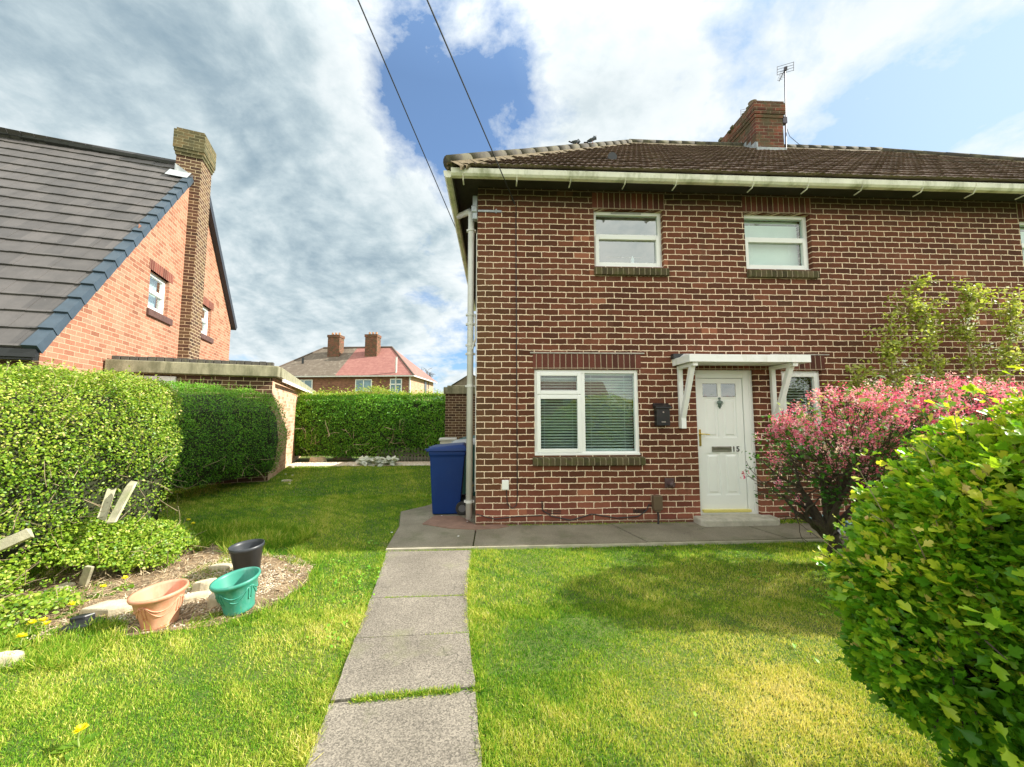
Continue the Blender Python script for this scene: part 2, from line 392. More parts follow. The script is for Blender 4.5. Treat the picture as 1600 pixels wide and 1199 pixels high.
M_core = plain('inner_shade', (.030, .035, .014), .95, .4, 9)  # shade inside the foliage, put into the colour of a solid core
M_wireb = plain('cable_sheath', (.03, .035, .04), .5, .1)
M_blind = plain('white_blind_slat', (.90, .90, .88), .4, .03)
M_curtain = plain('pale_net_curtain', (.65, .70, .72), .8, .08, 12)
M_room = plain('dim_room_wall', (.10, .10, .09), .9, .2)
M_teal = plain('pale_teal_card', (.36, .62, .66), .6, .1, 6)
M_pinkcard = plain('torn_pink_card', (.55, .33, .26), .7, .25, 9)
M_greycard = plain('torn_grey_card', (.42, .43, .45), .7, .2, 9)
M_numeral = plain('numeral_black', (.02, .02, .02), .4, .05)
M_clay = plain('clay_chimney_pot', (.42, .22, .12), .8, .2, 8)


def glass_mat(name, base=.14, tint=(.9, .97, .96)):
    m = bpy.data.materials.new(name); m.use_nodes = True; t = m.node_tree; t.nodes.clear(); n = NT(t)
    fr = n.n('ShaderNodeFresnel', ins={'IOR': 1.5}).outputs[0]
    oc = n.n('ShaderNodeTexCoord').outputs['Object']
    bp = n.n('ShaderNodeBump', ins={'Height': n.noise(oc, 1.2, 1, .4), 'Strength': .03, 'Distance': .02}).outputs[0]
    gl = n.n('ShaderNodeBsdfGlossy', ins={'Color': (.9, .95, .95, 1), 'Roughness': .01, 'Normal': bp}); tr = n.n('ShaderNodeBsdfTransparent', ins={'Color': (*tint, 1)})
    mx = n.n('ShaderNodeMixShader', ins={0: n.math('MULTIPLY', n.math('ADD', n.math('MULTIPLY', fr, 1.4), base, clamp=True), n.math('SUBTRACT', 1.0, n.n('ShaderNodeNewGeometry').outputs['Backfacing'])), 1: tr.outputs[0], 2: gl.outputs[0]})
    n.n('ShaderNodeOutputMaterial', ins={'Surface': mx.outputs[0]})
    return m


M_glass = glass_mat('window_glass', .07)
M_glass2 = glass_mat('upstairs_window_glass', .24)
M_glass3 = glass_mat('clear_upstairs_glass', .08)


def leaf_mat(name, stops, trans=.45, rough=.45, noise=None, spec=.4):
    m = bpy.data.materials.new(name); m.use_nodes = True; t = m.node_tree; t.nodes.clear(); n = NT(t)
    a = n.n('ShaderNodeAttribute', attribute_name='tint').outputs['Fac']
    c = n.ramp(a, stops)
    bs = n.n('ShaderNodeBsdfPrincipled', ins={'Base Color': c, 'Roughness': rough, 'Specular IOR Level': spec})
    warm = n.mix(1.0, c, (1.2, 1.2, .65, 1), 'MULTIPLY')
    tr = n.n('ShaderNodeBsdfTranslucent', ins={'Color': warm})
    mx = n.n('ShaderNodeMixShader', ins={0: trans, 1: bs.outputs[0], 2: tr.outputs[0]})
    n.n('ShaderNodeOutputMaterial', ins={'Surface': mx.outputs[0]})
    return m


M_grass = leaf_mat('grass_blades', [(0, (.03, .14, .010)), (.25, (.11, .28, .016)), (.45, (.25, .41, .028)), (.62, (.45, .51, .07)), (.8, (.70, .64, .17)), (1, (.78, .69, .33))], .34, .6, spec=.2)
M_hedge = leaf_mat('privet_leaves', [(0, (.03, .09, .008)), (.35, (.11, .24, .014)), (.7, (.28, .41, .03)), (.93, (.54, .58, .11)), (1, (.62, .52, .22))], .35, .42)
M_hedge2 = leaf_mat('dark_hedge_leaves', [(0, (.03, .12, .008)), (.5, (.10, .31, .016)), (1, (.28, .55, .04))], .32, .45)
M_haw = leaf_mat('lobed_leaves', [(0, (.04, .16, .010)), (.35, (.14, .36, .016)), (.65, (.38, .55, .03)), (.88, (.70, .70, .06)), (1, (.70, .52, .22))], .42, .38)
M_ribl = leaf_mat('currant_leaves', [(0, (.03, .12, .015)), (.5, (.08, .23, .03)), (.8, (.26, .38, .09)), (1, (.50, .50, .22))], .4, .5)
M_pink = leaf_mat('pink_blossom', [(0, (.68, .08, .22)), (.5, (.88, .24, .42)), (.8, (.92, .46, .58)), (1, (.95, .74, .79))], .3, .6)
M_blossom = leaf_mat('white_blossom', [(0, (.75, .74, .66)), (1, (.9, .9, .86))], .35, .6)
M_young = leaf_mat('young_tree_leaves', [(0, (.12, .20, .02)), (.5, (.30, .38, .05)), (1, (.55, .56, .16))], .45, .5)
M_yellow = leaf_mat('dandelion_petals', [(0, (.92, .80, .01)), (1, (.95, .88, .04))], .1, .6)
M_silver = leaf_mat('silver_leaves', [(0, (.42, .46, .38)), (1, (.78, .80, .72))], .25, .7)
M_straw = leaf_mat('straw_litter', [(0, (.20, .12, .06)), (.5, (.42, .30, .17)), (1, (.70, .60, .42))], .1, .8)
M_pebble = leaf_mat('pale_pebbles', [(0, (.30, .22, .13)), (.5, (.52, .42, .29)), (1, (.78, .72, .60))], .0, .85)

# ground and paving
def ground_mat():
    m, n = new_mat('ground_soil'); P = n.oc
    a = n.noise(P, 1.4, 6, .6); b = n.noise(P, 30, 5, .7)
    c = n.ramp(n.math('ADD', n.math('MULTIPLY', a, .6), n.math('MULTIPLY', b, .4)), [(.3, (.05, .09, .012)), (.5, (.10, .15, .02)), (.7, (.20, .20, .06))])
    n.put(n.bs.inputs['Base Color'], c); n.bs.inputs['Roughness'].default_value = .95; bump(n, b, .8, .03); return m


def paving_mat(name, c0, c1, speck=.5, sc_=1., stain=None):
    m, n = new_mat(name); P = n.oc
    big = n.noise(P, 1.7 * sc_, 5, .6); fine = n.n('ShaderNodeTexVoronoi', ins={'Vector': P, 'Scale': 160.0}).outputs['Color']
    fs = n.n('ShaderNodeSeparateColor', ins={0: fine}).outputs[0]
    c = n.mix(n.mapr(big, .35, .65, 0, 1), c0, c1)
    cr = n.n('ShaderNodeTexVoronoi', feature='DISTANCE_TO_EDGE', ins={'Vector': n.vmath('ADD', P, n.vmath('SCALE', n.noise(P, 3, 4, .6, 1), sc_=.35)), 'Scale': 1.15}).outputs[0]
    c = n.mix(n.math('MULTIPLY', n.mapr(cr, .0, .006, .75, 0), n.mapr(n.noise(n.vmath('ADD', P, (2, 9, 0)), 1.3, 2), .52, .6, 0, 1)), c, (.04, .038, .03))
    g = n.mapr(n.math('ADD', n.math('MULTIPLY', fs, .6), n.math('MULTIPLY', n.noise(P, 90, 4, .7), .4)), .2, .85, 1 - speck, 1 + speck)
    c = n.mix(1.0, c, n.n('ShaderNodeCombineColor', ins={0: g, 1: g, 2: g}).outputs[0], 'MULTIPLY')
    if stain:
        c = n.mix(n.mapr(n.noise(n.vmath('ADD', P, (3, 5, 0)), 2.4, 6, .7), stain[1], stain[2], 0, .7), c, stain[0])
    n.put(n.bs.inputs['Base Color'], c); n.bs.inputs['Roughness'].default_value = .9; bump(n, n.math('ADD', fs, n.noise(P, 60, 4)), .5, .004); return m


M_ground = ground_mat()
M_path = paving_mat('exposed_aggregate', (.165, .145, .115), (.24, .212, .17), .5, 1, ((.20, .20, .11), .56, .72))
M_pave = paving_mat('grey_paving', (.20, .175, .125), (.28, .25, .185), .2, 1, ((.12, .13, .06), .5, .7))
M_redpad = plain('red_concrete', (.24, .145, .105), .9, .2, 8, bumpy=.4)
M_bed = paving_mat('bare_soil', (.16, .105, .06), (.34, .25, .15), .6, 2.0)
M_gravel = paving_mat('pale_gravel', (.50, .42, .32), (.66, .58, .46), .5, 2.0)
M_asphalt = paving_mat('asphalt', (.05, .05, .052), (.07, .07, .07), .3, 1)
# ------------------------------------------------------------------ measuring helpers (pixel of the survey photo -> point on a real plane)
CAMP = np.array([0, 0, HC])
def atY(x, y, Y=5.29): d = pix_dir(x, y); return CAMP + d * Y / d[1]
def atG(x, y, z=0.): d = pix_dir(x, y); return CAMP + d * (z - HC) / d[2]

# ------------------------------------------------------------------ ground, path, pavement, bed
MB().box(-900, 900, -900, 900, -.4, 0).build('ground', M_ground, kind='structure')
MB().box(-60, 60, -9.5, -4.2, .0, .012).build('road', M_asphalt, kind='structure')

PL = [(-1.225, 4.46), (-1.12, 3.86), (-1.045, 3.36), (-.965, 2.78), (-.885, 2.20), (-.835, 1.84), (-.74, .9), (-.66, -.2), (-.6, -1.6)]
PR = [(-.26, 4.46), (-.25, 3.87), (-.235, 3.37), (-.18, 2.81), (-.105, 2.27), (-.05, 1.81), (.02, .9), (.06, -.2), (.1, -1.6)]
slabs = [(0, 2), (2, 3), (3, 4), (4, 6), (6, 7), (7, 8)]
pm = MB()
for i0, i1 in slabs:
    L_ = [np.array(PL[i]) for i in range(i0, i1 + 1)]; R_ = [np.array(PR[i]) for i in range(i0, i1 + 1)]
    g = .007
    L_[0] = L_[0] + (0, -g); R_[0] = R_[0] + (0, -g); L_[-1] = L_[-1] + (0, g); R_[-1] = R_[-1] + (0, g)
    # uneven worn side edges
    def wob(pts, sgn):
        out = []
        for a, b in zip(pts, pts[1:]):
            for t in np.linspace(0, 1, 7)[:-1]: out.append(a + (b - a) * t + (sgn * random.uniform(-.004, .008), 0))
        return out + [pts[-1]]
    poly = wob(L_, 1) + list(reversed(wob(R_, -1)))
    pm.prism([tuple(p) for p in poly], -.05, .016 + random.uniform(-.004, .006))
pm.build('path', M_path, kind='structure')
# pavement slabs round the house
pv = MB()
xs = [-.245, 1.6, 3.36, 4.46]
for k, (a, b) in enumerate(zip(xs, xs[1:])):
    y0 = 4.50 + .03 * k; dx = .22 if k else 0
    dx2 = .22 if k < 2 else 0
    pv.prism([(a + .006 + dx, y0), (b - .006 + dx2, y0 + .02), (b - .006, 5.30), (a + .006, 5.30)], -.05, .045 + .004 * k)
pv.prism([(-1.235, 4.50), (-.257, 4.50), (-.257, 5.36), (-1.30, 5.36)], -.05, .043)
pv.prism([(-1.31, 5.372), (-.257, 5.372), (-.257, 7.6), (-.9, 7.6), (-1.10, 6.5), (-1.47, 6.1)], -.05, .040)
pv.prism([(-.9, 7.61), (-.257, 7.61), (-.257, 12.6), (-.9, 12.6)], -.05, .038)
pv.build('pavement', M_pave, kind='structure')
MB().prism([(-1.235, 4.455), (4.45, 4.555), (4.45, 4.50 + .07), (-1.235, 4.495)], -.05, .036).build('kerb_strip', plain('pale_concrete_edging', (.46, .42, .32), .9, .2, 9, bumpy=.5), kind='structure')
rp = MB(); rp.prism([(-1.0, 5.39), (-.62, 5.17), (-.25, 5.10), (.05, 5.13), (.2, 5.22), (.12, 5.287), (-.26, 5.30), (-.5, 5.75), (-.9, 5.8)], .02, .0525)
rp.build('render_patch', M_redpad, kind='structure')
BED = [(-3.35, 2.90), (-2.85, 2.86), (-2.45, 2.93), (-2.05, 3.02), (-1.82, 3.28), (-1.74, 3.65), (-1.85, 4.05), (-2.15, 4.35), (-2.7, 4.45), (-3.3, 4.75), (-3.9, 5.2), (-4.4, 5.6), (-4.5, 4.2), (-4.0, 3.0)]
MB().prism(BED, -.03, .008).build('flower_bed', M_bed, kind='structure')
MB().prism([(-6.2, 11.6), (-5.0, 11.5), (-3.4, 11.55), (-2.3, 11.7), (-1.6, 11.9), (-1.6, 12.7), (-6.4, 12.7)], -.03, .01).build('rear_border', M_bed, kind='structure')

# ------------------------------------------------------------------ the brick semi-detached house
HO = np.array([-.2607, 5.29, 0.])
house = thing('brick_house', 'dark red brick semi-detached house with white door numbered 15 and brown tiled roof', 'house', tuple(HO))


def hb(m, name, mat, parent=house, **kw):
    m.v = [tuple(np.array(p) - HO) for p in m.v]
    return m.build(name, mat, parent, **kw)


OPEN = {'w1': (1.46, 2.505, 3.73, 4.61), 'w2': (3.76, 4.80, 3.73, 4.61), 'w3': (8.21, 9.25, 3.73, 4.61),
        'gw': (.56, 2.065, .985, 2.20), 'door': (2.905, 3.79, .13, 2.21), 'sw': (4.20, 4.82, 1.05, 2.20)}
XR = 13.65; YB = 11.2


def front_wall(m, x0, x1, z0, z1, y, opens, depth):
    xs = sorted({x0, x1, *[o[0] for o in opens], *[o[1] for o in opens]})
    zs = sorted({z0, z1, *[o[2] for o in opens], *[o[3] for o in opens]})
    for a, b in zip(xs, xs[1:]):
        for c, d in zip(zs, zs[1:]):
            if any(o[0] <= a and b <= o[1] and o[2] <= c and d <= o[3] for o in opens): continue
            m.quad((a, y, c), (b, y, c), (b, y, d), (a, y, d))
    for (a, b, c, d) in opens:
        Y = y + depth
        m.quad((a, y, c), (a, Y, c), (a, Y, d), (a, y, d)); m.quad((b, y, c), (b, y, d), (b, Y, d), (b, Y, c))
        m.quad((a, y, d), (a, Y, d), (b, Y, d), (b, y, d)); m.quad((a, y, c), (b, y, c), (b, Y, c), (a, Y, c))


m = MB()
front_wall(m, -.2607, XR, -.1, 5.0, 5.29, list(OPEN.values()), .26)
m.quad((-.2607, YB, -.1), (-.2607, 5.29, -.1), (-.2607, 5.29, 5.0), (-.2607, YB, 5.0))
m.quad((XR, 5.29, -.1), (XR, YB, -.1), (XR, YB, 5.0), (XR, 5.29, 5.0))
m.quad((XR, YB, -.1), (-.2607, YB, -.1), (-.2607, YB, 5.0), (XR, YB, 5.0))
wall = hb(m, 'wall', M_facade)
m = MB(); m.box(-.1, XR - .2, 8.4, 8.45, 0, 4.9); m.box(-.1, XR - .2, 5.56, 8.4, 2.42, 2.62); m.box(-.1, XR - .2, 5.56, 8.4, .0, .12)
for X in (2.4, 5.6): m.box(X + .25, X + .3, 5.56, 8.4, .12, 4.9)
m.box(-.25, XR - .01, 5.295, 8.4, 4.86, 4.92)
hb(m, 'interior', M_room)
# lintels, brick sills
m = MB(); m.box(.54, 2.105, 5.284, 5.35, 2.207, 2.425); hb(m, 'lintel', M_soldier)
m = MB(); m.box(2.86, 4.875, 5.284, 5.35, 2.207, 2.425); hb(m, 'lintel', M_soldier)
for k in ('w1', 'w2', 'w3'):
    a, b = OPEN[k][:2]; m = MB(); m.box(a - .02, b + .03, 5.286, 5.35, 4.613, 4.86); hb(m, 'lintel', M_soldier)
M_damp = plain('grey_damp_course', (.42, .38, .34), .9, .3, 20, bumpy=.6)
m = MB(); m.box(.50, 2.16, 5.275, 5.3, 2.43, 2.448); hb(m, 'damp_course', M_damp)
m = MB(); m.box(4.05, 4.95, 5.28, 5.3, 2.43, 2.445); hb(m, 'damp_course', M_damp)


def sill(a, b, z, out=.055):
    m = MB(); m.v = [(a, 5.29 - out, z - .145), (b, 5.29 - out, z - .145), (b, 5.40, z - .145), (a, 5.40, z - .145), (a, 5.29 - out, z - .035), (b, 5.29 - out, z - .035), (b, 5.40, z - .002), (a, 5.40, z - .002)]
    m.f = [(0, 3, 2, 1), (4, 5, 6, 7), (0, 1, 5, 4), (1, 2, 6, 5), (2, 3, 7, 6), (3, 0, 4, 7)]; m.mi = [0] * 6
    hb(m, 'sill', M_silltile, bevel=.012)


sill(.53, 2.12, .99); sill(1.45, 2.56, 3.735, .05); sill(3.76, 4.86, 3.735, .05); sill(8.2, 9.3, 3.735, .05); sill(4.17, 4.86, 1.055)


def frame(m, x0, x1, z0, z1, y0, y1, w, wz=None):
    wz = wz or w
    m.box(x0, x0 + w, y0, y1, z0, z1); m.box(x1 - w, x1, y0, y1, z0, z1)
    m.box(x0 + w, x1 - w, y0, y1, z0, z0 + wz); m.box(x0 + w, x1 - w, y0, y1, z1 - wz, z1)


def slats(x0, x1, z0, z1, y, pitch=.042, depth=.035, tilt=.18, curve=0):
    m = MB(); z = z1 - .01; m.box(x0, x1, y - .02, y + .02, z1 - .0, z1 + .03)
    while z > z0 + .01:
        z -= pitch; s0 = len(m.v); m.box(x0, x1, y - depth / 2, y + depth / 2, z, z + .0022); m.rot(rx(-tilt), (0, y, z), s0)
    for X in (x0 + (x1 - x0) * .17, x0 + (x1 - x0) * .83): m.box(X, X + .003, y - .018, y - .015, z0, z1)
    m.box(x0, x1, y - .015, y + .015, z0, z0 + .018)
    return m


def casement(key, sash, blind=None, yf=.055, small_top=True):
    x0, x1, z0, z1 = OPEN[key]; Y = 5.29 + yf
    f = MB(); frame(f, x0, x1, z0, z1, Y, Y + .07, .05)
    f.box(x0 - .0, x1, Y - .03, Y, z0, z0 + .028)
    return f, x0, x1, z0, z1, Y


# --- large ground-floor window
f, x0, x1, z0, z1, Y = casement('gw', None, yf=.03)
xm = 1.245; zt = 1.84
f.box(xm - .03, xm + .045, Y, Y + .07, z0 + .05, z1 - .05); f.box(x0 + .05, xm - .03, Y, Y + .07, zt - .03, zt + .03)
w = hb(f, 'window', M_upvc, bevel=.004)
s_ = MB(); frame(s_, x0 + .035, xm - .012, z0 + .035, zt - .006, Y - .018, Y + .04, .055); hb(s_, 'sash', M_upvc, w, bevel=.006)
s_ = MB(); frame(s_, x0 + .035, xm - .012, zt + .006, z1 - .035, Y - .018, Y + .04, .055); hb(s_, 'sash', M_upvc, w, bevel=.006)
g_ = MB(); g_.box(x0 + .08, xm - .06, Y + .02, Y + .026, z0 + .08, zt - .05); g_.box(x0 + .08, xm - .06, Y + .02, Y + .026, zt + .05, z1 - .08); g_.box(xm + .04, x1 - .045, Y + .035, Y + .041, z0 + .045, z1 - .045)
hb(g_, 'pane', M_glass, w)
hb(slats(x0 + .05, xm - .01, z0 + .05, z1 - .07, Y + .13, .041, .038, .62), 'blind', M_blind, w)
hb(slats(xm + .03, x1 - .04, z0 + .05, z1 - .07, Y + .13, .041, .038, .62), 'blind', M_blind, w)
# --- small window beside the door
f, x0, x1, z0, z1, Y = casement('sw', None, yf=.05)
w = hb(f, 'window', M_upvc, bevel=.004)
s_ = MB(); frame(s_, x0 + .035, x1 - .035, z0 + .035, z1 - .035, Y - .015, Y + .04, .055); hb(s_, 'sash', M_upvc, w, bevel=.006)
g_ = MB(); g_.box(x0 + .08, x1 - .08, Y + .02, Y + .026, z0 + .08, z1 - .08); hb(g_, 'pane', M_glass, w)
hb(slats(x0 + .06, x1 - .06, z0 + .05, z1 - .07, Y + .12, .041, .034, .35), 'blind', M_blind, w)
# --- upstairs windows
for key, closed in (('w1', 0), ('w2', 1), ('w3', 1)):
    f, x0, x1, z0, z1, Y = casement(key, None, yf=.075)
    zt = 4.235
    f.box(x0 + .05, x1 - .05, Y, Y + .07, zt - .025, zt + .025)
    w = hb(f, 'window', M_upvc, bevel=.004)
    s_ = MB(); frame(s_, x0 + .03, x1 - .03, z0 + .03, zt - .004, Y - .02, Y + .04, .058); hb(s_, 'sash', M_upvc, w, bevel=.006)
    g_ = MB(); g_.box(x0 + .08, x1 - .08, Y + .02, Y + .026, z0 + .08, zt - .05); g_.box(x0 + .045, x1 - .045, Y + .03, Y + .036, zt + .02, z1 - .045); hb(g_, 'pane', M_glass3 if closed else M_glass2, w)
    if closed:
        hb(slats(x0 + .05, x1 - .05, z0 + .05, z1 - .07, Y + .13, .036, .036, 1.1), 'blind', M_blind, w)
    else:
        t_ = MB(); t_.box(x0 + .2, x1 - .3, Y + .018, Y + .02, z0 + .18, z0 + .182); hb(t_, 'glazing_mark', M_upvc, w)
        v_ = MB(); v_.box(x0 + .28, x0 + .74, Y - .012, Y, z1 - .035, z1 - .018); hb(v_, 'trickle_vent', M_steel, w)
        o_ = MB(); o_.lathe([(.035, z0 + .06), (.05, z0 + .10), (.02, z0 + .16), (.03, z0 + .2), (.005, z0 + .27)], 12, x0 + .66, Y + .17)
        o_.lathe([(.03, z0 + .06), (.035, z0 + .1), (.012, z0 + .14)], 12, x0 + .8, Y + .17); hb(o_, 'ornament', M_curtain, w)

# --- front door
x0, x1, z0, z1 = OPEN['door']; Y = 5.355
f = MB(); frame(f, x0, x1, z0, z1, Y - .01, Y + .08, .052); f.box(x1 - .14, x1 - .052, Y - .005, Y + .08, z0 + .05, z1 - .05); f.box(x0 + .05, x1 - .14, Y - .005, Y + .06, z1 - .12, z1 - .05)
dfm = hb(f, 'door_frame', M_door, bevel=.005)
a, b, c, d = x0 + .05, x1 - .145, z0 + .07, z1 - .125
leaf = MB()
wd = b - a; hs = [(c + .20, c + .80), (c + 1.02, c + 1.60)]; cx = [(a + .10, a + wd * .455), (a + wd * .545, b - .10)]
holes = [(p[0], p[1], h[0], h[1]) for p in cx for h in hs] + [(p[0] - .005, p[1] + .005, d - .27, d - .075) for p in cx]
yd = Y + .012
front_wall(leaf, a, b, c, d, yd, holes, .012)
for (p0, p1, h0, h1) in holes[:4]:
    i = .03; leaf.quad((p0, yd + .012, h0), (p1, yd + .012, h0), (p1 - i, yd + .012, h0 + i), (p0 + i, yd + .012, h0 + i))
    leaf.quad((p0, yd + .012, h1), (p0 + i, yd + .012, h1 - i), (p1 - i, yd + .012, h1 - i), (p1, yd + .012, h1))
    leaf.quad((p0, yd + .012, h0), (p0 + i, yd + .012, h0 + i), (p0 + i, yd + .012, h1 - i), (p0, yd + .012, h1))
    leaf.quad((p1, yd + .012, h0), (p1, yd + .012, h1), (p1 - i, yd + .012, h1 - i), (p1 - i, yd + .012, h0 + i))
    q = i + .022
    for (A, B, C_, D_) in (((p0 + i, h0 + i), (p1 - i, h0 + i), (p1 - q, h0 + q), (p0 + q, h0 + q)), ((p1 - i, h0 + i), (p1 - i, h1 - i), (p1 - q, h1 - q), (p1 - q, h0 + q)),
                           ((p1 - i, h1 - i), (p0 + i, h1 - i), (p0 + q, h1 - q), (p1 - q, h1 - q)), ((p0 + i, h1 - i), (p0 + i, h0 + i), (p0 + q, h0 + q), (p0 + q, h1 - q))):
        leaf.quad((A[0], yd + .012, A[1]), (B[0], yd + .012, B[1]), (C_[0], yd + .001, C_[1]), (D_[0], yd + .001, D_[1]))
    leaf.quad((p0 + q, yd + .001, h0 + q), (p1 - q, yd + .001, h0 + q), (p1 - q, yd + .001, h1 - q), (p0 + q, yd + .001, h1 - q))
leaf.quad((a, yd + .05, c), (b, yd + .05, c), (b, yd + .05, d - .3), (a, yd + .05, d - .3))
door = hb(leaf, 'door', M_door)
g_ = MB()
for p in cx: g_.box(p[0], p[1], yd + .008, yd + .014, d - .265, d - .08)
hb(g_, 'pane', glass_mat('door_glass', .14, (.45, .5, .55)), door)
t_ = MB(); t_.box(a, b, yd + .3, yd + .31, d - .4, d); hb(t_, 'hall_curtain', M_room, door)
h_ = MB(); h_.box(a + .005, a + .04, yd - .012, yd, c + .90, c + 1.14); h_.tube([(a + .022, yd - .01, c + 1.075), (a + .022, yd - .055, c + 1.075), (a + .05, yd - .06, c + 1.075), (a + .145, yd - .055, c + 1.068)], [.010, .010, .009, .007], 10)
hb(h_, 'handle', M_brass, door, bevel=.003)
zl = c + .855
l_ = MB(); xc = (a + b) / 2 - .005; frame(l_, xc - .145, xc + .145, zl - .038, zl + .038, yd - .014, yd, .016); l_.box(xc - .13, xc + .13, yd - .008, yd - .002, zl - .024, zl + .024)
l_.tube([(xc - .128, yd - .012, zl + .015), (xc + .128, yd - .012, zl + .015)], .008, 8)
hb(l_, 'letterbox', plain('aged_steel', (.30, .29, .25), .35, .2, 9, metallic=.8), door, bevel=.004)
k_ = MB(); zk = c + 1.52
k_.prism([(xc - .015, 0), (xc + .015, 0), (xc + .015, 1), (xc - .015, 1)], 0, 1); k_.v = []; k_.f = []; k_.mi = []
for r0, z_, h in ((.018, zk + .07, .035), (.036, zk + .01, .06), (.026, zk - .035, .035), (.012, zk - .065, .03)):
    k_.tube([(xc, yd, z_), (xc, yd - .012, z_), (xc, yd - .022, z_)], [r0, r0, r0 * .5], 12)
k_.tube([(xc - .03, yd - .02, zk + .03), (xc - .036, yd - .03, zk), (xc, yd - .034, zk - .04), (xc + .036, yd - .03, zk), (xc + .03, yd - .02, zk + .03)], .006, 8)
hb(k_, 'knocker', M_pewter, door)
fc = bpy.data.curves.new('digits', 'FONT'); fc.body = '15'; fc.size = .105; fc.extrude = .003; fc.align_x = 'CENTER'; fc.space_character = 1.15; fc.offset = .0016
fo = bpy.data.objects.new('tmp_text', fc); col.objects.link(fo)
bpy.context.view_layer.update()
me = bpy.data.meshes.new_from_object(fo.evaluated_get(bpy.context.evaluated_depsgraph_get())); bpy.data.objects.remove(fo)
no = obj('house_number', me, M_numeral, door); no.rotation_euler = (R(90), 0, 0); no.location = (xc + .215 - HO[0], yd - .004 - HO[1], zl - .035)
m = MB(); m.box(a + .01, b + .03, Y - .035, Y + .03, z0 + .035, z0 + .072); hb(m, 'threshold', M_goldbar, bevel=.006)
m = MB(); m.prism([(2.80, 5.10), (2.86, 5.06), (3.86, 5.06), (3.93, 5.12), (3.93, 5.40), (2.80, 5.40)], .02, .135); hb(m, 'doorstep', M_conc, bevel=.02)

# --- door canopy
m = MB(); cx0, cx1, cy0 = 2.57, 4.24, 4.80; cz0, cz1 = 2.255, 2.355
m.box(cx0, cx1, cy0, cy0 + .025, cz0, cz1); m.box(cx0, cx0 + .025, cy0 + .025, 5.288, cz0, cz1); m.box(cx1 - .025, cx1, cy0 + .025, 5.288, cz0, cz1)
m.box(cx0 + .025, cx1 - .025, cy0 + .025, 5.288, cz0 + .012, cz0 + .03)
can = hb(m, 'door_canopy', M_white, bevel=.004)
m = MB(); m.v = [(cx0 + .03, cy0 + .06, cz1 - .01), (cx1 - .03, cy0 + .06, cz1 - .01), (cx1 - .03, 5.288, cz1 - .01), (cx0 + .03, 5.288, cz1 - .01), (cx0 + .08, cy0 + .12, cz1 + .015), (cx1 - .2, cy0 + .12, cz1 + .012), (cx1 - .25, 5.288, cz1 + .075), (cx0 + .15, 5.288, cz1 + .085)]
m.f = [(0, 3, 2, 1), (4, 5, 6, 7), (0, 1, 5, 4), (1, 2, 6, 5), (2, 3, 7, 6), (3, 0, 4, 7)]; m.mi = [0] * 6
hb(m, 'flashing', M_upvc, can)
for q in ((cx0 - .02, cx0 + .16, 5.2, 5.287, cz1, cz1 + .07), (cx0 + .62, cx0 + .65, 5.1, 5.18, cz1 + .03, cz1 + .06), (cx1 - .22, cx1 - .16, 5.1, 5.18, cz1 + .0, cz1 + .04)):
    m = MB(); m.box(*q); hb(m, 'felt_edge', M_black, can)
for bx in (2.665, 4.045):
    m = MB(); m.box(bx - .03, bx + .03, 5.235, 5.286, 1.36, cz0); s0 = len(m.v)
    p0 = np.array([bx, 5.225, 1.50]); p1 = np.array([bx, 4.90, cz0 + .005]); dd = p1 - p0; L = np.linalg.norm(dd); ang = math.atan2(dd[1], dd[2])
    m.box(bx - .032, bx + .032, 5.225 - .03, 5.225 + .03, 1.50, 1.50 + L); m.rot(rx(-ang), p0, s0)
    m.box(bx - .034, bx + .034, 5.19, 5.286, 1.36, 1.52)
    m.box(bx - .034, bx + .034, 4.83, 5.286, cz0 - .05, cz0 - .002)
    hb(m, 'bracket', M_white, can, bevel=.004)

# --- things screwed to the facade
m = MB(); m.box(2.28, 2.47, 5.20, 5.286, 1.40, 1.66); m.v += [(2.26, 5.17, 1.66), (2.49, 5.17, 1.66), (2.49, 5.288, 1.72), (2.26, 5.288, 1.72), (2.26, 5.17, 1.645), (2.49, 5.17, 1.645), (2.49, 5.288, 1.64), (2.26, 5.288, 1.64)]
b_ = 8; m.f += [tuple(b_ + i for i in q) for q in ((0, 1, 2, 3), (4, 7, 6, 5), (0, 4, 5, 1), (1, 5, 6, 2), (3, 2, 6, 7), (0, 3, 7, 4))]; m.mi += [0] * 6
pb = hb(m, 'post_box', M_black, bevel=.006)
m = MB(); m.tube([(2.375, 5.2, 1.59), (2.375, 5.194, 1.59)], .011, 12); hb(m, 'lock', M_steel, pb)
m = MB(); m.box(2.345, 2.405, 5.196, 5.201, 1.445, 1.462); hb(m, 'name_slot', M_steel, pb)
m = MB(); m.box(2.40, 2.53, 5.272, 5.288, .53, .66); s0 = len(m.v); m.tube([(2.47, 5.28, .59), (2.475, 5.20, .585), (2.485, 5.19, .585)], [.042, .042, .035], 18); hb(m, 'boiler_flue', M_flue, bevel=.004)
m = MB(); m.box(2.20, 2.325, 5.20, 5.288, .24, .43); m.box(2.225, 2.30, 5.21, 5.288, .21, .24); hb(m, 'meter_box', M_brown, bevel=.006)
m = MB(); m.tube([(2.265, 5.24, .24), (2.27, 5.23, .15), (2.26, 5.22, .05)], .014, 8); m.tube([(2.23, 5.27, .26), (2.16, 5.275, .30), (2.12, 5.27, .22), (2.0, 5.275, .14), (1.7, 5.277, .12), (1.35, 5.277, .18), (1.05, 5.276, .10), (.78, 5.277, .16), (.66, 5.278, .24), (.655, 5.28, .36)], .008, 6)
m.tube([(.66, 5.277, .17), (.3, 5.277, .16), (.0, 5.276, .13), (-.15, 5.276, .17), (-.25, 5.276, .20)], .006, 6)
hb(m, 'cable', M_cable)
m = MB(); m.box(.10, .195, 5.255, 5.287, .525, .655); hb(m, 'junction_box', M_upvc, bevel=.006)
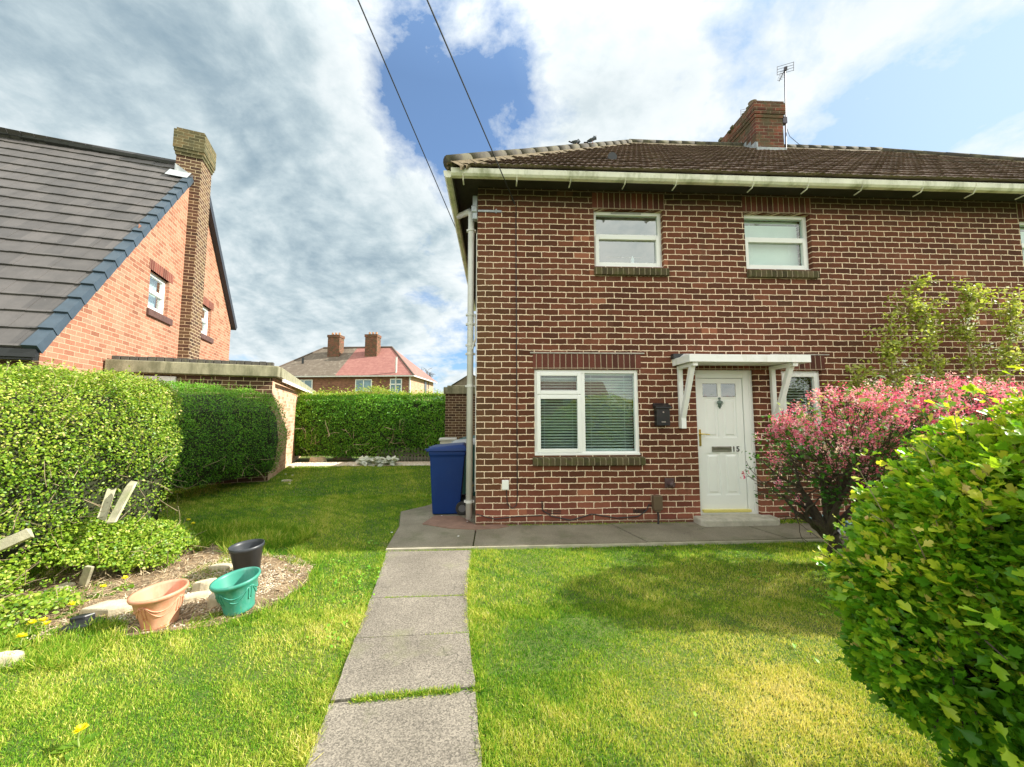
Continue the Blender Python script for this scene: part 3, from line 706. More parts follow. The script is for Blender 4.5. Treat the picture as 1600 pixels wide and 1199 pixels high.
m = MB(); m.tube([(.305, 5.279, 4.62), (.30, 5.281, 4.4), (.303, 5.281, 3), (.31, 5.281, 1.4), (.312, 5.281, .40), (.30, 5.279, .31), (.24, 5.275, .27), (.175, 5.279, .33), (.16, 5.28, .53)], .006, 6); m.tube([(.24, 5.27, 4.72), (.27, 5.25, 4.66), (.285, 5.25, 4.63)], .009, 6)
hb(m, 'cable', M_cable)
m = MB(); m.box(-.255, .09, 5.275, 5.287, 4.515, 4.545); m.box(.0, .02, 5.27, 5.287, 4.50, 4.56); hb(m, 'cable_bracket', M_galv)
m = MB(); m.box(-.335, -.265, 5.27, 5.36, 4.40, 4.76); m.box(-.35, -.27, 5.25, 5.34, 4.50, 4.60); hb(m, 'cable_box', M_galv, bevel=.01)
# air bricks
for X in (.82, 2.02):
    m = MB()
    for k in range(3 if X < 1 else 8):
        if X < 1: m.box(X - .1, X + .1, 5.284, 5.3, .19 + k * .022, .197 + k * .022)
        else: m.box(X - .08 + k * .022, X - .066 + k * .022, 5.284, 5.3, .185, .235)
    hb(m, 'air_brick', M_cable)
# weathered bedding along the wall foot

# --- gutter, fascia, soffit
gp = [(0, .10), (-.105, .10), (-.112, .088), (-.100, .03), (-.075, .004), (-.02, 0), (0, .02)]
def gutter_run(m, p0, p1, out):
    p0 = np.array(p0, float); p1 = np.array(p1, float); out = np.array(out, float)
    A = [p0 - out * g[0] + np.array([0, 0, g[1]]) for g in gp]; B = [p1 - out * g[0] + np.array([0, 0, g[1]]) for g in gp]
    n = len(gp)
    for i in range(n):
        j = (i + 1) % n; m.quad(A[i], A[j], B[j], B[i])
    m.quad(*A); m.quad(*reversed(B))
m = MB(); gutter_run(m, (-.60, 4.935, 4.782), (14.1, 4.935, 4.782), (0, -1, 0))
gutter_run(m, (-.60, 4.90, 4.782), (-.60, 11.6, 4.782), (-1, 0, 0))
gut = hb(m, 'gutter', M_gut)
for X in (-.45, .28, 1.02, 1.78, 2.5, 3.6, 4.4, 5.2, 6.1, 6.9, 7.7, 8.5):
    m = MB(); joint = X in (2.5, 5.2, 6.9)
    gutter_run(m, (X, 4.937, 4.776), (X + (.07 if joint else .02), 4.937, 4.776), (0, -1.06, 0))
    for v_i in range(len(m.v)): 
        pass
    m.tube([(X + .01, 4.84, 4.785), (X + .01, 4.88, 4.74), (X + .01, 4.98, 4.735)], .009, 6)
    hb(m, 'gutter_bracket', M_gut, gut)
for Yk in (5.6, 6.5, 7.5, 8.6, 10):
    m = MB(); gutter_run(m, (-.596, Yk, 4.776), (-.596, Yk + .03, 4.776), (-1.06, 0, 0)); hb(m, 'gutter_bracket', M_gut, gut)
m = MB(); m.box(-.598, 14.0, 4.937, 4.955, 4.80, 4.95); m.box(-.598, -.58, 4.955, 11.55, 4.80, 4.95)
m.box(-.578, 14.0, 4.956, 5.288, 4.90, 4.915); m.box(-.578, -.263, 5.288, 11.55, 4.90, 4.915)
hb(m, 'soffit', M_soffit)
for X in np.arange(-.1, 13, .45):
    pass
# --- downpipe
m = MB(); px_, py_ = -.36, 5.42
m.tube([(px_, py_, .10), (px_, py_, 4.55), (px_ - .03, py_ + .12, 4.66), (px_ - .24, py_ + .5, 4.79)], .046, 18)
dp = hb(m, 'downpipe', M_pipe, smooth=True)
for z in (4.28, 3.0, 2.86, 2.55, 2.42, 1.95, .32):
    m = MB(); m.tube([(px_, py_, z), (px_, py_, z + .035)], .054, 18)
    m.box(px_ - .07, px_ + .07, py_ - .01, py_ + .05, z + .005, z + .03)
    hb(m, 'pipe_collar', M_pipe, dp)
m = MB(); m.tube([(px_ + .06, py_ - .03, 3.02), (px_ + .075, py_ - .03, 2.9), (px_ + .075, py_ - .03, 2.66), (px_ + .03, py_ - .03, 2.5)], .016, 10); m.tube([(-.272, 5.30, 4.2), (-.27, 5.30, .5)], .006, 6); hb(m, 'waste_pipe', M_pipe, dp)

# --- roof tiles
ZE, ZR, YE, YR_ = 4.885, 8.33, 4.83, 8.80
XL, XA, XB, XRR = -.66, 3.38, 10.0, 14.05
SL = math.hypot(YR_ - YE, ZR - ZE); NC = 16; GA = SL / NC
up = np.array([0, (YR_ - YE) / SL, (ZR - ZE) / SL]); nr = np.array([0, -up[2], up[1]])
per = .10; xsn = np.arange(XL, XRR, per / 6); prof = .013 * np.abs(np.sin(np.pi * (xsn - XL) / per)) ** .8
V = []; F = []
for i in range(NC):
    sl_ = i * GA
    jitter = .004 * np.sin(xsn * 3.1 + i * 2.3) + .003 * np.sin(xsn * 17 + i)
    rows_ = [(sl_ + .11, -.006), (sl_, .046), (sl_ + GA + .13, .002)]
    b0 = len(V)
    for k, (s__, off) in enumerate(rows_):
        P = np.array([0, YE, ZE]) + up * s__
        o_ = off + (prof + jitter if k else prof * .35)
        for x_, oo in zip(xsn, o_ * np.ones(len(xsn))): V.append((x_, P[1] + nr[1] * oo, P[2] + nr[2] * oo))
    nx = len(xsn)
    for k in range(2):
        s_mid = sl_ + (GA * .5 if k else 0)
        xl = XL + (XA - XL) * s_mid / SL - .03; xr = XRR + (XB - XRR) * s_mid / SL + .03
        for j in range(nx - 1):
            if xl <= xsn[j] <= xr: F.append((b0 + k * nx + j, b0 + k * nx + j + 1, b0 + (k + 1) * nx + j + 1, b0 + (k + 1) * nx + j))


def rooftile_mat(name, c0, c1, c2, moss, mlo=.50, mhi=.68):
    m, n = new_mat(name); P = n.oc
    cell = n.vmath('MULTIPLY', P, (1 / .3, 1 / .25, 0)); wn = n.n('ShaderNodeTexWhiteNoise', noise_dimensions='3D', ins={0: n.vmath('FLOOR', cell)}).outputs[0]
    c = n.ramp(n.math('ADD', n.math('MULTIPLY', wn, .6), n.math('MULTIPLY', n.noise(P, 9, 5, .7), .4)), [(.2, c0), (.5, c1), (.8, c2)])
    c = n.mix(n.mapr(n.noise(P, 2.2, 7, .7), mlo, mhi, 0, .8), c, moss)
    n.put(n.bs.inputs['Base Color'], c); n.bs.inputs['Roughness'].default_value = .8; n.bs.inputs['Specular IOR Level'].default_value = .3; bump(n, n.noise(P, 60, 5, .7), .5, .005); return m


M_tile = rooftile_mat('brown_roof_tiles', (.25, .185, .16), (.31, .23, .205), (.38, .29, .25), (.33, .29, .20), .58, .76)
V = np.array(V) - HO
roof = np_mesh('roof', V, np.array(F), M_tile, house)
m = MB(); ZL = ZE + .0
m.quad((XL, 4.83, ZL), (XA, YR_, ZR), (XA, YR_ + .001, ZR), (XL, 11.6, ZL)); m.quad((XRR, 4.83, ZL), (XRR, 11.6, ZL), (XB, YR_ + .001, ZR), (XB, YR_, ZR))
m.quad((XL, 11.6, ZL), (XA, YR_, ZR), (XB, YR_, ZR), (XRR, 11.6, ZL))
hb(m, 'roof_slope', M_tile)
# hip and ridge tiles bedded in pale mortar
M_ridge = plain('mossy_ridge_tile', (.050, .043, .031), .9, .25, 8, dirt=((.15, .14, .07), .45, .7, 5), bumpy=.6)
M_bedding = plain('pale_mortar_bedding', (.155, .12, .066), .9, .3, 15, bumpy=.8)
def ridge_run(p0, p1, n, bed_side):
    p0, p1 = np.array(p0), np.array(p1); m = MB(); mm = MB()
    for k in range(n):
        a = p0 + (p1 - p0) * k / n; b = p0 + (p1 - p0) * (k + 1.0) / n
        dz = random.uniform(-.003, .003)
        m.tube([a + (0, 0, .0 + dz), b + (0, 0, .003 + dz)], [.096, .0945], 14)
    d = (p1 - p0); hd = d / np.linalg.norm(d); perp = np.cross(nr, hd); perp *= -1 if perp[2] > 0 else 1; N = 70
    for k in range(N):
        a = p0 + d * k / N; b = p0 + d * (k + 1) / N
        w0 = .06 + .03 * math.sin(k * 1.7) + random.uniform(0, .025)
        q0 = a - (0, 0, .07) + nr * .085 + perp * .05; q1 = b - (0, 0, .07) + nr * .085 + perp * .05; r0_ = a - (0, 0, .07) + nr * .045 + perp * (.13 + w0); r1_ = b - (0, 0, .07) + nr * .045 + perp * (.13 + w0)
        mm.quad(q0, q1, r1_, r0_); mm.quad(r0_, r1_, r1_ - nr * .05, r0_ - nr * .05)
    return m, mm
for (p0, p1, n, bs_) in (((XL + .02, 4.85, ZE + .07), (XA, YR_, ZR + .03), 16, np.array([.75, -.35, -.30])), ((XA - .02, YR_, ZR + .04), (XB, YR_, ZR + .04), 20, np.array([0, -.35, -.3])), ((XRR, 4.85, ZE + .07), (XB, YR_, ZR + .03), 16, np.array([-.75, -.35, -.3]))):
    m, mm = ridge_run(p0, p1, n, bs_); r_ = hb(m, 'ridge_tiles', M_ridge, smooth=True); hb(mm, 'bedding', M_bedding, r_)
m = MB(); P = atY(955, 250, 5.75); m.tube([P + (0, -.08, 0), P + (0, .25, .0)], [.075, .06], 14); hb(m, 'roof_vent', M_black)

# --- chimney stack, its flashing and aerials
ch = MB(); X0, X1, Y0, Y1 = 6.30, 6.99, 8.28, 9.95
ch.box(X0, X1, Y0, Y1, 7.6, 8.74)
for k, (z, g) in enumerate(((8.74, .02), (8.825, .04), (8.91, .05))): ch.box(X0 - g, X1 + g, Y0 - g, Y1 + g, z, z + .0855)
ch.box(X0 - .05, X1 + .05, Y0 - .05, Y1 + .05, 8.996, 9.10)
ch.box(X0 - .03, X1 + .03, Y0 - .03, Y1 + .03, 9.10, 9.16)
chim = hb(ch, 'chimney', M_chim)
m = MB()
for k in range(26):
    t = random.random(); x_ = random.uniform(X0, X1); y_ = random.uniform(Y0, Y1); s = random.uniform(.03, .07)
    m.box(x_ - s, x_ + s, y_ - s, y_ + s, 9.14, 9.17 + s * .9, rz(random.uniform(0, 3)))
for k in range(7):
    y_ = random.uniform(9.0, 9.95); s = random.uniform(.03, .06); z_ = random.uniform(8.85, 9.1); m.box(X0 - .12, X0 - .03, y_ - s, y_ + s, z_, z_ + s, ry(random.uniform(-.6, .6)))
hb(m, 'crumbled_mortar', plain('mossy_mortar', (.12, .11, .06), .95, .4, 10), chim, kind='stuff')
m = MB(); m.lathe([(.10, 9.12), (.09, 9.3), (.10, 9.33), (.07, 9.33), (.06, 9.2)], 18, 6.42, 8.5); hb(m, 'chimney_pot', plain('old_clay_pot', (.22, .16, .10), .9, .3, 8), chim)
m = MB(); m.box(X0 - .01, X1 + .03, Y0 - .03, Y0 - .004, 7.88, 7.97)
for k in range(4): m.box(X0 - .016, X0 - .004, 8.30 + k * .16, 8.46 + k * .16, 7.9 + k * .12, 8.14 + k * .12)
m.box(X0 - .02, X0 + .02, 8.26, 8.32, 7.9, 8.1)
hb(m, 'flashing', M_lead, chim)


def aerial(m, P, size, yaw, tilt):
    s0 = len(m.v)
    for y_ in (0., .28):
        pass
    for z_ in (-.09, -.03, .03, .09): m.tube([(-.17, 0, z_), (.17, 0, z_)], .005, 5)
    for x_ in (-.17, .17): m.tube([(x_, 0, -.10), (x_, 0, .10)], .006, 5)
    m.tube([(0, -.03, 0), (0, .55, .0)], .010, 6)
    for k in range(6): m.tube([(-.09 + .006 * k, .1 + .08 * k, 0), (.09 - .006 * k, .1 + .08 * k, 0)], .004, 5)
    m.box(-.03, .03, -.04, .03, -.05, .03)
    M_ = np.array(rz(yaw)) @ np.array(rx(tilt)) * size
    m.rot(M_, (0, 0, 0), s0)
    for i in range(s0, len(m.v)): m.v[i] = tuple(np.array(m.v[i]) + P)
m = MB(); m.tube([(7.06, 8.32, 7.95), (7.16, 8.32, 10.05)], .016, 8); m.box(6.99, 7.09, 8.26, 8.36, 8.62, 8.78)
aerial(m, (7.16, 8.30, 10.08), 1.0, R(-25), R(14)); hb(m, 'aerial', plain('dark_aerial_metal', (.08, .07, .10), .5, .2), chim)
m = MB(); m.tube([(6.62, 9.0, 9.1), (6.62, 9.0, 9.48)], .014, 8); aerial(m, (6.62, 8.98, 9.50), .85, R(-20), R(10)); hb(m, 'aerial', plain('dark_red_aerial_metal', (.12, .06, .07), .5, .2), chim)
m = MB(); m.tube([(7.08, 8.34, 8.7), (7.16, 8.3, 8.3), (7.3, 8.2, 8.02), (8.0, 7.3, 7.15), (8.9, 6.2, 6.2), (9.3, 5.6, 5.68)], .006, 5); hb(m, 'aerial_cable', M_ridge, chim)

# pigeons on the hip
def pigeon(P, yaw, label, scale=1.):
    t = thing('pigeon', label, 'bird', tuple(P), yaw, 'pigeons perched on the roof hip')
    V0 = [(-.15, 0, .07), (-.10, 0, .085), (-.02, 0, .105), (.06, 0, .12), (.095, 0, .16), (.105, 0, .20), (.115, 0, .215)]
    R0 = [.012, .035, .06, .058, .033, .026, .024]
    me = bpy.data.meshes.new('body'); me.from_pydata(V0, [(i, i + 1) for i in range(6)], [])
    o = obj('body', me, plain('slate_feathers', (.10, .12, .15), .6, .35, 30), t); md = o.modifiers.new('skin', 'SKIN')
    for i, r in enumerate(R0): me.skin_vertices[0].data[i].radius = (r, r * .95)
    me.skin_vertices[0].data[3].use_root = True
    ss = o.modifiers.new('sub', 'SUBSURF'); ss.levels = 2; ss.render_levels = 2
    m = MB(); m.tube([(.13, 0, .215), (.155, 0, .208)], [.008, .002], 6); m.build('beak', M_clay, t)
    m = MB(); m.box(-.25, -.12, -.022, .022, .05, .062, ry(.12)); m.build('tail', M_black, t)
    m = MB()
    for s in (-1, 1): m.tube([(.01, s * .022, .07), (.015, s * .022, 0), (.04, s * .022, .0)], .006, 6)
    m.build('leg', plain('pink_leg', (.5, .2, .18), .6, .1), t)
    m = MB()
    for s in (-1, 1): m.tube([(.05, s * .052, .125), (-.04, s * .06, .105), (-.16, s * .03, .075)], [.012, .032, .008], 8, sq=.35)
    m.build('wing', plain('pale_wing_feathers', (.26, .28, .31), .6, .35, 40), t)
    t.scale = (scale,) * 3
def hip(f): return np.array([XL + .02, 4.85, ZE + .07]) * (1 - f) + np.array([XA, YR_, ZR + .03]) * f
pigeon(hip(.56) + (0, 0, .085), R(20), 'dark grey pigeon standing upright on the roof hip, left of the other', .66)
pigeon(hip(.655) + (.03, -.08, .05), R(-15), 'dark pigeon leaning forward on the roof hip, nearer the ridge', .68)

# overhead service cables
def overhead(name, A, px, label, sag):
    """a cable from the bracket A to a pole up the street; px = where it crosses the top of the photo"""
    d = pix_dir(*px); n_ = np.cross(d, np.array(A) - CAMP)
    # far end behind the camera, 7.5 m up, 16 m down the street, in the same plane
    Yq, Zq = -16., 7.6
    Xq = CAMP[0] - (n_[1] * (Yq - CAMP[1]) + n_[2] * (Zq - CAMP[2])) / n_[0]
    Q = np.array([Xq, Yq, Zq]); pts = []
    for t in np.linspace(0, 1, 40): pts.append(np.array(A) * (1 - t) + Q * t + np.array([0, 0, -sag * 4 * t * (1 - t)]))
    m = MB(); m.tube(pts, .0075, 6); m.build(name, M_wireb, None, label=label, category='cable')
overhead('overhead_cable', (-.60, 7.6, 4.9), (560, 0), 'thin overhead service cable running down to the left eaves', .0)
overhead('overhead_cable', (.27, 5.25, 4.67), (668, 0), 'thin overhead service cable running down to a hook on the facade', .0)
# ------------------------------------------------------------------ neighbouring house (local x = out of the gable, local y = along it)
TH = R(19.62)
GO = np.array([-6.23, 6.26, 0.])
KS = 1.30
GOs = (GO[0] * KS, GO[1] * KS, HC * (1 - KS))
nb = thing('brick_house', 'orange brick house with steep dark grey tiled roof and tall gable chimney', 'house', GOs, TH); nb.scale = (KS,) * 3
YF, YBk, ZEv, YAp, ZAp = -1.36, 5.98, 2.40, 2.85, 7.50
ZF = 4.35
def ztop(y): return ZEv + (y - (YF - .12)) * (ZAp - ZEv) / (YAp - YF + .12) if y <= YAp else ZAp + (y - YAp) * (ZF - ZAp) / (YBk - YAp)
ops = [(1.09, 1.87, 3.58, 4.34), (3.52, 4.31, 3.62, 4.38)]
m = MB()
ys = sorted({YF, YBk, YAp, *[o[0] for o in ops], *[o[1] for o in ops]})
for a, b in zip(ys, ys[1:]):
    za, zb = ztop(a) - .05, ztop(b) - .05
    o_ = [o for o in ops if o[0] <= a and b <= o[1]]
    if o_:
        o = o_[0]; m.quad((0, a, -.1), (0, b, -.1), (0, b, o[2]), (0, a, o[2])); m.quad((0, a, o[3]), (0, b, o[3]), (0, b, zb), (0, a, za))
    else: m.quad((0, a, -.1), (0, b, -.1), (0, b, zb), (0, a, za))
for (a, b, c, d) in ops:
    D = -.22
    m.quad((0, a, c), (0, a, d), (D, a, d), (D, a, c)); m.quad((0, b, c), (D, b, c), (D, b, d), (0, b, d)); m.quad((0, a, c), (D, a, c), (D, b, c), (0, b, c)); m.quad((0, a, d), (0, b, d), (D, b, d), (D, a, d))
m.quad((-9, YBk, -.1), (-9, YBk, 4.3), (0, YBk, 4.3), (0, YBk, -.1))
m.build('wall', M_orange, nb)
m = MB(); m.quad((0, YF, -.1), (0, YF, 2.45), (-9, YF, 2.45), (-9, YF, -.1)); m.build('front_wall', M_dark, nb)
m = MB(); m.box(-9, -.1, 1.2, 1.3, 0, 5); m.box(-2.5, -2.4, YF + .1, YBk - .1, 0, 4.5); m.box(-2.4, -.02, 2.9, 3.0, 0, 6.5); m.box(-2.4, -.02, YF + .1, YBk - .1, 2.5, 2.6); m.build('interior', M_room, nb)
for i, (a, b, c, d) in enumerate(ops):
    f = MB(); D = -.07
    def fr(f, y0, y1, z0, z1, x0, x1, w):
        f.box(x0, x1, y0, y0 + w, z0, z1); f.box(x0, x1, y1 - w, y1, z0, z1); f.box(x0, x1, y0 + w, y1 - w, z0, z0 + w); f.box(x0, x1, y0 + w, y1 - w, z1 - w, z1)
    fr(f, a, b, c, d, D - .06, D, .07); zt = c + .5 * (d - c) + .03; f.box(D - .06, D, a + .07, b - .07, zt - .03, zt + .03)
    w = f.build('window', M_upvc, nb, bevel=.004)
    s_ = MB(); fr(s_, a + .045, b - .045, c + .045, zt - .008, D - .04, D + .018, .05); s_.build('sash', M_upvc, w, bevel=.004)
    g_ = MB(); g_.box(D - .035, D - .03, a + .06, b - .06, c + .06, d - .06); g_.build('pane', M_glass2, w)
    t_ = MB()
    for k in range(14):
        y_ = a + .05 + (b - a - .1) * k / 14; t_.quad((D - .12 - .02 * (k % 2), y_, c), (D - .12 - .02 * ((k + 1) % 2), y_ + (b - a - .1) / 14, c), (D - .12 - .02 * ((k + 1) % 2), y_ + (b - a - .1) / 14, d), (D - .12 - .02 * (k % 2), y_, d))
    t_.build('net_curtain', M_curtain, w)
    m = MB(); m.box(-.05, .005, a - .05, b + .14, d, d + .2); m.build('lintel', brick_mat('gable_lintel', [(0, (.10, .03, .022)), (1, (.22, .07, .05))], (.4, .26, .17), bw=.6, bh=.082, ms=.005, vertical=True, z_off=.1), nb)
    m = MB(); m.box(-.06, .045, a - .04, b + .16, c - .14, c - .005); m.build('sill', plain('dark_tile_sill', (.10, .05, .04), .7, .3, 14), nb, bevel=.01)
for (y_, z_) in ((.66, 4.86), (4.74, 4.62)):
    m = MB()
    for k in range(4): m.box(0, .004, y_ - .08 + k * .045, y_ - .055 + k * .045, z_, z_ + .12)
    m.box(0, .003, y_ - .09, y_ + .1, z_ - .01, z_ + .13); m.build('air_brick', plain('brown_vent', (.25, .11, .06), .9, .1), nb)  # vent in one even brown
# roof of overlapping flat tiles, one thick course above another; the far ends swing a little towards the street
def slope(yE, zE, yR, zR, n, x0, x1, skew, mat, name, th=.035):
    L = math.hypot(yR - yE, zR - zE); u_ = np.array([0, (yR - yE) / L, (zR - zE) / L]); n_ = np.array([0, -u_[2], u_[1]]) * (1 if yR > yE else -1); n_ = n_ if n_[2] > 0 else -n_
    m = MB(); nx = 44
    for i in range(n):
        s0, s1 = i * L / n, (i + 1) * L / n + .03
        for j in range(nx):
            xa, xb = x0 + (x1 - x0) * j / nx, x0 + (x1 - x0) * (j + 1) / nx - .003
            wv = .0025 * math.sin(i * 5.1 + j * 2.7)
            P = lambda x, s, o: np.array([x, yE + skew * (x - x1), zE]) + u_ * s + n_ * (o + wv)
            m.quad(P(xa, s0, th), P(xb, s0, th), P(xb, s1, .008), P(xa, s1, .008)); m.quad(P(xa, s0, -.004), P(xb, s0, -.004), P(xb, s0, th), P(xa, s0, th))
            m.quad(P(xb, s0, -.0), P(xb, s1, -.0), P(xb, s1, .008), P(xb, s0, th))
    return m.build(name, mat, nb), u_, n_, L
def slate_mat():
    m, n = new_mat('grey_flat_tiles'); P = n.oc
    s = n.n('ShaderNodeSeparateXYZ', ins={0: P})
    cell = n.n('ShaderNodeCombineXYZ', ins={0: n.math('FLOOR', n.math('DIVIDE', s.outputs[0], .205)), 1: n.math('FLOOR', n.math('DIVIDE', s.outputs[2], .27)), 2: 0.0}).outputs[0]
    wn = n.n('ShaderNodeTexWhiteNoise', noise_dimensions='2D', ins={0: cell}).outputs[0]
    c = n.ramp(n.math('ADD', n.math('MULTIPLY', wn, .35), n.math('MULTIPLY', n.noise(P, 5, 6, .7), .65)), [(.25, (.064, .060, .058)), (.5, (.088, .081, .077)), (.8, (.12, .109, .103))])
    sp = n.mapr(n.noise(P, 9, 2, .5), .76, .80, 0, .5)
    c = n.mix(sp, c, (.45, .44, .42))
    n.put(n.bs.inputs['Base Color'], c); n.bs.inputs['Roughness'].default_value = .62; bump(n, n.noise(P, 50, 4, .7), .3, .003); return m
M_slate = slate_mat(); M_verge = plain('blue_grey_verge', (.045, .068, .09), .45, .15, 6)
ro, u1, n1, L1 = slope(YF - .16, ZEv - .02, YAp, ZAp, 19, -9, .06, -.075, M_slate, 'roof')
ro2, u2, n2_, L2 = slope(YBk + .14, ZF - .06, YAp, ZAp, 13, -9, .06, .0, M_slate, 'roof')
m = MB()
for k in range(19):
    s0, s1 = k * L1 / 19 - .01, (k + 1) * L1 / 19 + .035
    P = lambda x, s, o: np.array([x, YF - .16, ZEv - .02]) + u1 * s + n1 * o
    t0, t1 = .058, .042
    if k > 16: continue
    A = [P(-.06, s0, t0), P(.085, s0, t0), P(.085, s0, -.075), P(-.06, s0, .0)]; B = [P(-.06, s1, t1 - .02), P(.075, s1, t1 - .02), P(.075, s1, -.075), P(-.06, s1, .0)]
    for i in range(4): m.quad(A[i], A[(i + 1) % 4], B[(i + 1) % 4], B[i])
    m.quad(*A); m.quad(*reversed(B))
m.build('verge', M_verge, nb)
m = MB(); P = lambda x, s, o: np.array([x, YBk + .14, ZF - .06]) + u2 * s + n2_ * o
for (xa, xb) in ((-.09, .12),):
    A = [P(xa, -.03, .06), P(xb, -.03, .06), P(xb, -.03, -.1), P(xa, -.03, -.1)]; B = [P(xa, L2, .06), P(xb, L2, .06), P(xb, L2, -.1), P(xa, L2, -.1)]
    for i in range(4): m.quad(A[i], A[(i + 1) % 4], B[(i + 1) % 4], B[i])
    m.quad(*A); m.quad(*reversed(B))
m.build('verge', plain('black_verge', (.03, .035, .045), .5, .1), nb)
m = MB()
for k in range(22): m.tube([(-9 + k * .395, YAp + (-9 + k * .395) * -.0375 , ZAp + .0), (-9 + (k + 1) * .395, YAp + (-9 + (k + 1) * .395) * -.0375, ZAp + .008)], [.085, .078], 8)
m.build('ridge_tiles', plain('dark_ridge', (.05, .05, .052), .6, .2), nb)
m = MB(); m.box(-9, .0, YF - .12, YF - .02, ZEv - .16, ZEv - .03); m.box(-9, .06, YF - .17, YF - .12, ZEv - .13, ZEv - .03); m.build('fascia', M_black, nb)
m = MB(); m.box(-9, -.62, YF - .035, YF - .003, 1.85, 2.2); m.build('window', M_upvc, nb)
# gable chimney
ch = MB(); ch.box(-.002, .20, 2.47, 3.08, -.1, 7.0); ch.box(-.28, .20, 2.47, 3.08, 7.0, 7.52); ch.box(-.28, 0, 2.5, 3.05, 6.4, 7.0)
chm = ch.build('chimney', M_dark, nb)
cp = MB()
for k, g in enumerate((.02, .04)): cp.box(-.28 - g, .20 + g, 2.47 - g, 3.08 + g, 7.52 + k * .0745, 7.52 + (k + 1) * .0745)
cp.box(-.335, .255, 2.415, 3.135, 7.669, 8.10); cp.box(-.30, .22, 2.45, 3.10, 8.10, 8.16)
cp.build('chimney_cap', M_cap, chm)
m = MB(); q = [np.array([x_, 2.463, z_]) for x_, z_ in ((-.29, 7.05), (-.01, 6.90), (.0, 7.10), (-.29, 7.3))]; m.quad(*q)
P = lambda x, s, o: np.array([x, YF - .16, ZEv - .02]) + u1 * s + n1 * o
for (xa, xb, s0, s1) in ((-.38, .02, L1 * .875, L1 * .925),):
    m.quad(P(xa, s0, .055), P(xb, s0, .055), P(xb, s1, .05), P(xa, s1, .05))
m.build('flashing', M_lead, nb)

# ------------------------------------------------------------------ flat-roofed garage against the gable
ga = thing('garage', 'low flat roofed brick garage with concrete coping beside the orange house', 'garage', GOs, TH); ga.scale = (KS,) * 3
GX, GY = 2.293, 6.35
m = MB(); m.quad((.002, 0, -.1), (1.1, 0, -.1), (1.1, 0, 2.24), (.002, 0, 2.24)); m.quad((1.1, 0, -.1), (GX, 0, -.1), (GX, 0, 2.24), (1.1, 0, 2.24))
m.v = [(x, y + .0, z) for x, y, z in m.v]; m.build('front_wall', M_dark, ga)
m = MB(); m.quad((GX, 0, -.1), (GX, GY, -.1), (GX, GY, 2.2), (GX, 0, 2.24)); m.quad((GX, GY, -.1), (.01, GY, -.1), (.01, GY, 2.2), (GX, GY, 2.2)); m.build('wall', M_garb, ga)
m = MB(); m.box(.02, GX + .10, -.10, .12, 2.24, 2.44); m.build('coping', M_coping, ga, bevel=.012)
m = MB(); m.box(.03, GX - .02, .10, GY, 2.30, 2.36); m.build('roof', plain('grey_roof_felt', (.12, .12, .11), .9, .2), ga)
m = MB()
for k in range(20):
    x_ = .06 + k * .112; m.box(x_, x_ + .105, -.02, .09, 2.44, 2.515 + random.uniform(-.006, .006), rz(random.uniform(-.02, .02)))
m.build('coping_bricks', M_copbrick, ga, bevel=.006)
m = MB(); m.v = [(GX - .03, .12, 2.25), (GX + .12, .12, 2.25), (GX + .12, GY + .1, 2.19), (GX - .03, GY + .1, 2.19), (GX - .03, .12, 2.44), (GX + .12, .12, 2.44), (GX + .12, GY + .1, 2.33), (GX - .03, GY + .1, 2.33)]
m.f = [(0, 3, 2, 1), (4, 5, 6, 7), (0, 1, 5, 4), (1, 2, 6, 5), (2, 3, 7, 6), (3, 0, 4, 7)]; m.mi = [0] * 6
m.build('verge_coping', M_coping, ga, bevel=.01)
m = MB(); m.box(GX + .12, GX + .15, .2, GY + .1, 2.17, 2.23); m.build('barge_board', M_white, ga)
m = MB(); m.box(GX + .002, GX + .03, GY - .13, GY + .02, -.05, 2.17); m.build('corner_board', M_white, ga)
m = MB()
for a_, b_, c_, d_ in ((.12, .90, -.02, 2.2),):
    m.box(a_, a_ + .07, -.03, .02, 0, 2.2); m.box(b_ - .07, b_, -.03, .02, 0, 2.2); m.box(a_ + .07, b_ - .07, -.03, .02, 2.12, 2.2); m.box(a_ + .07, b_ - .07, -.01, .015, 0, 2.12)
m.build('door', M_door, ga, bevel=.004)

# ------------------------------------------------------------------ brick outbuilding behind, right of the rear hedge
ob = thing('outbuilding', 'low brown brick outbuilding between the rear hedge and the downpipe', 'outbuilding', (-1.47, 11.2, 0))
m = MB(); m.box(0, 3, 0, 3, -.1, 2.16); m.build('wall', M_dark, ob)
m = MB(); m.box(-.05, 3.05, -.06, 3.1, 2.16, 2.36); m.box(.05, 3.0, -.0, 3, 2.36, 2.41); m.build('coping', M_coping, ob, bevel=.01)

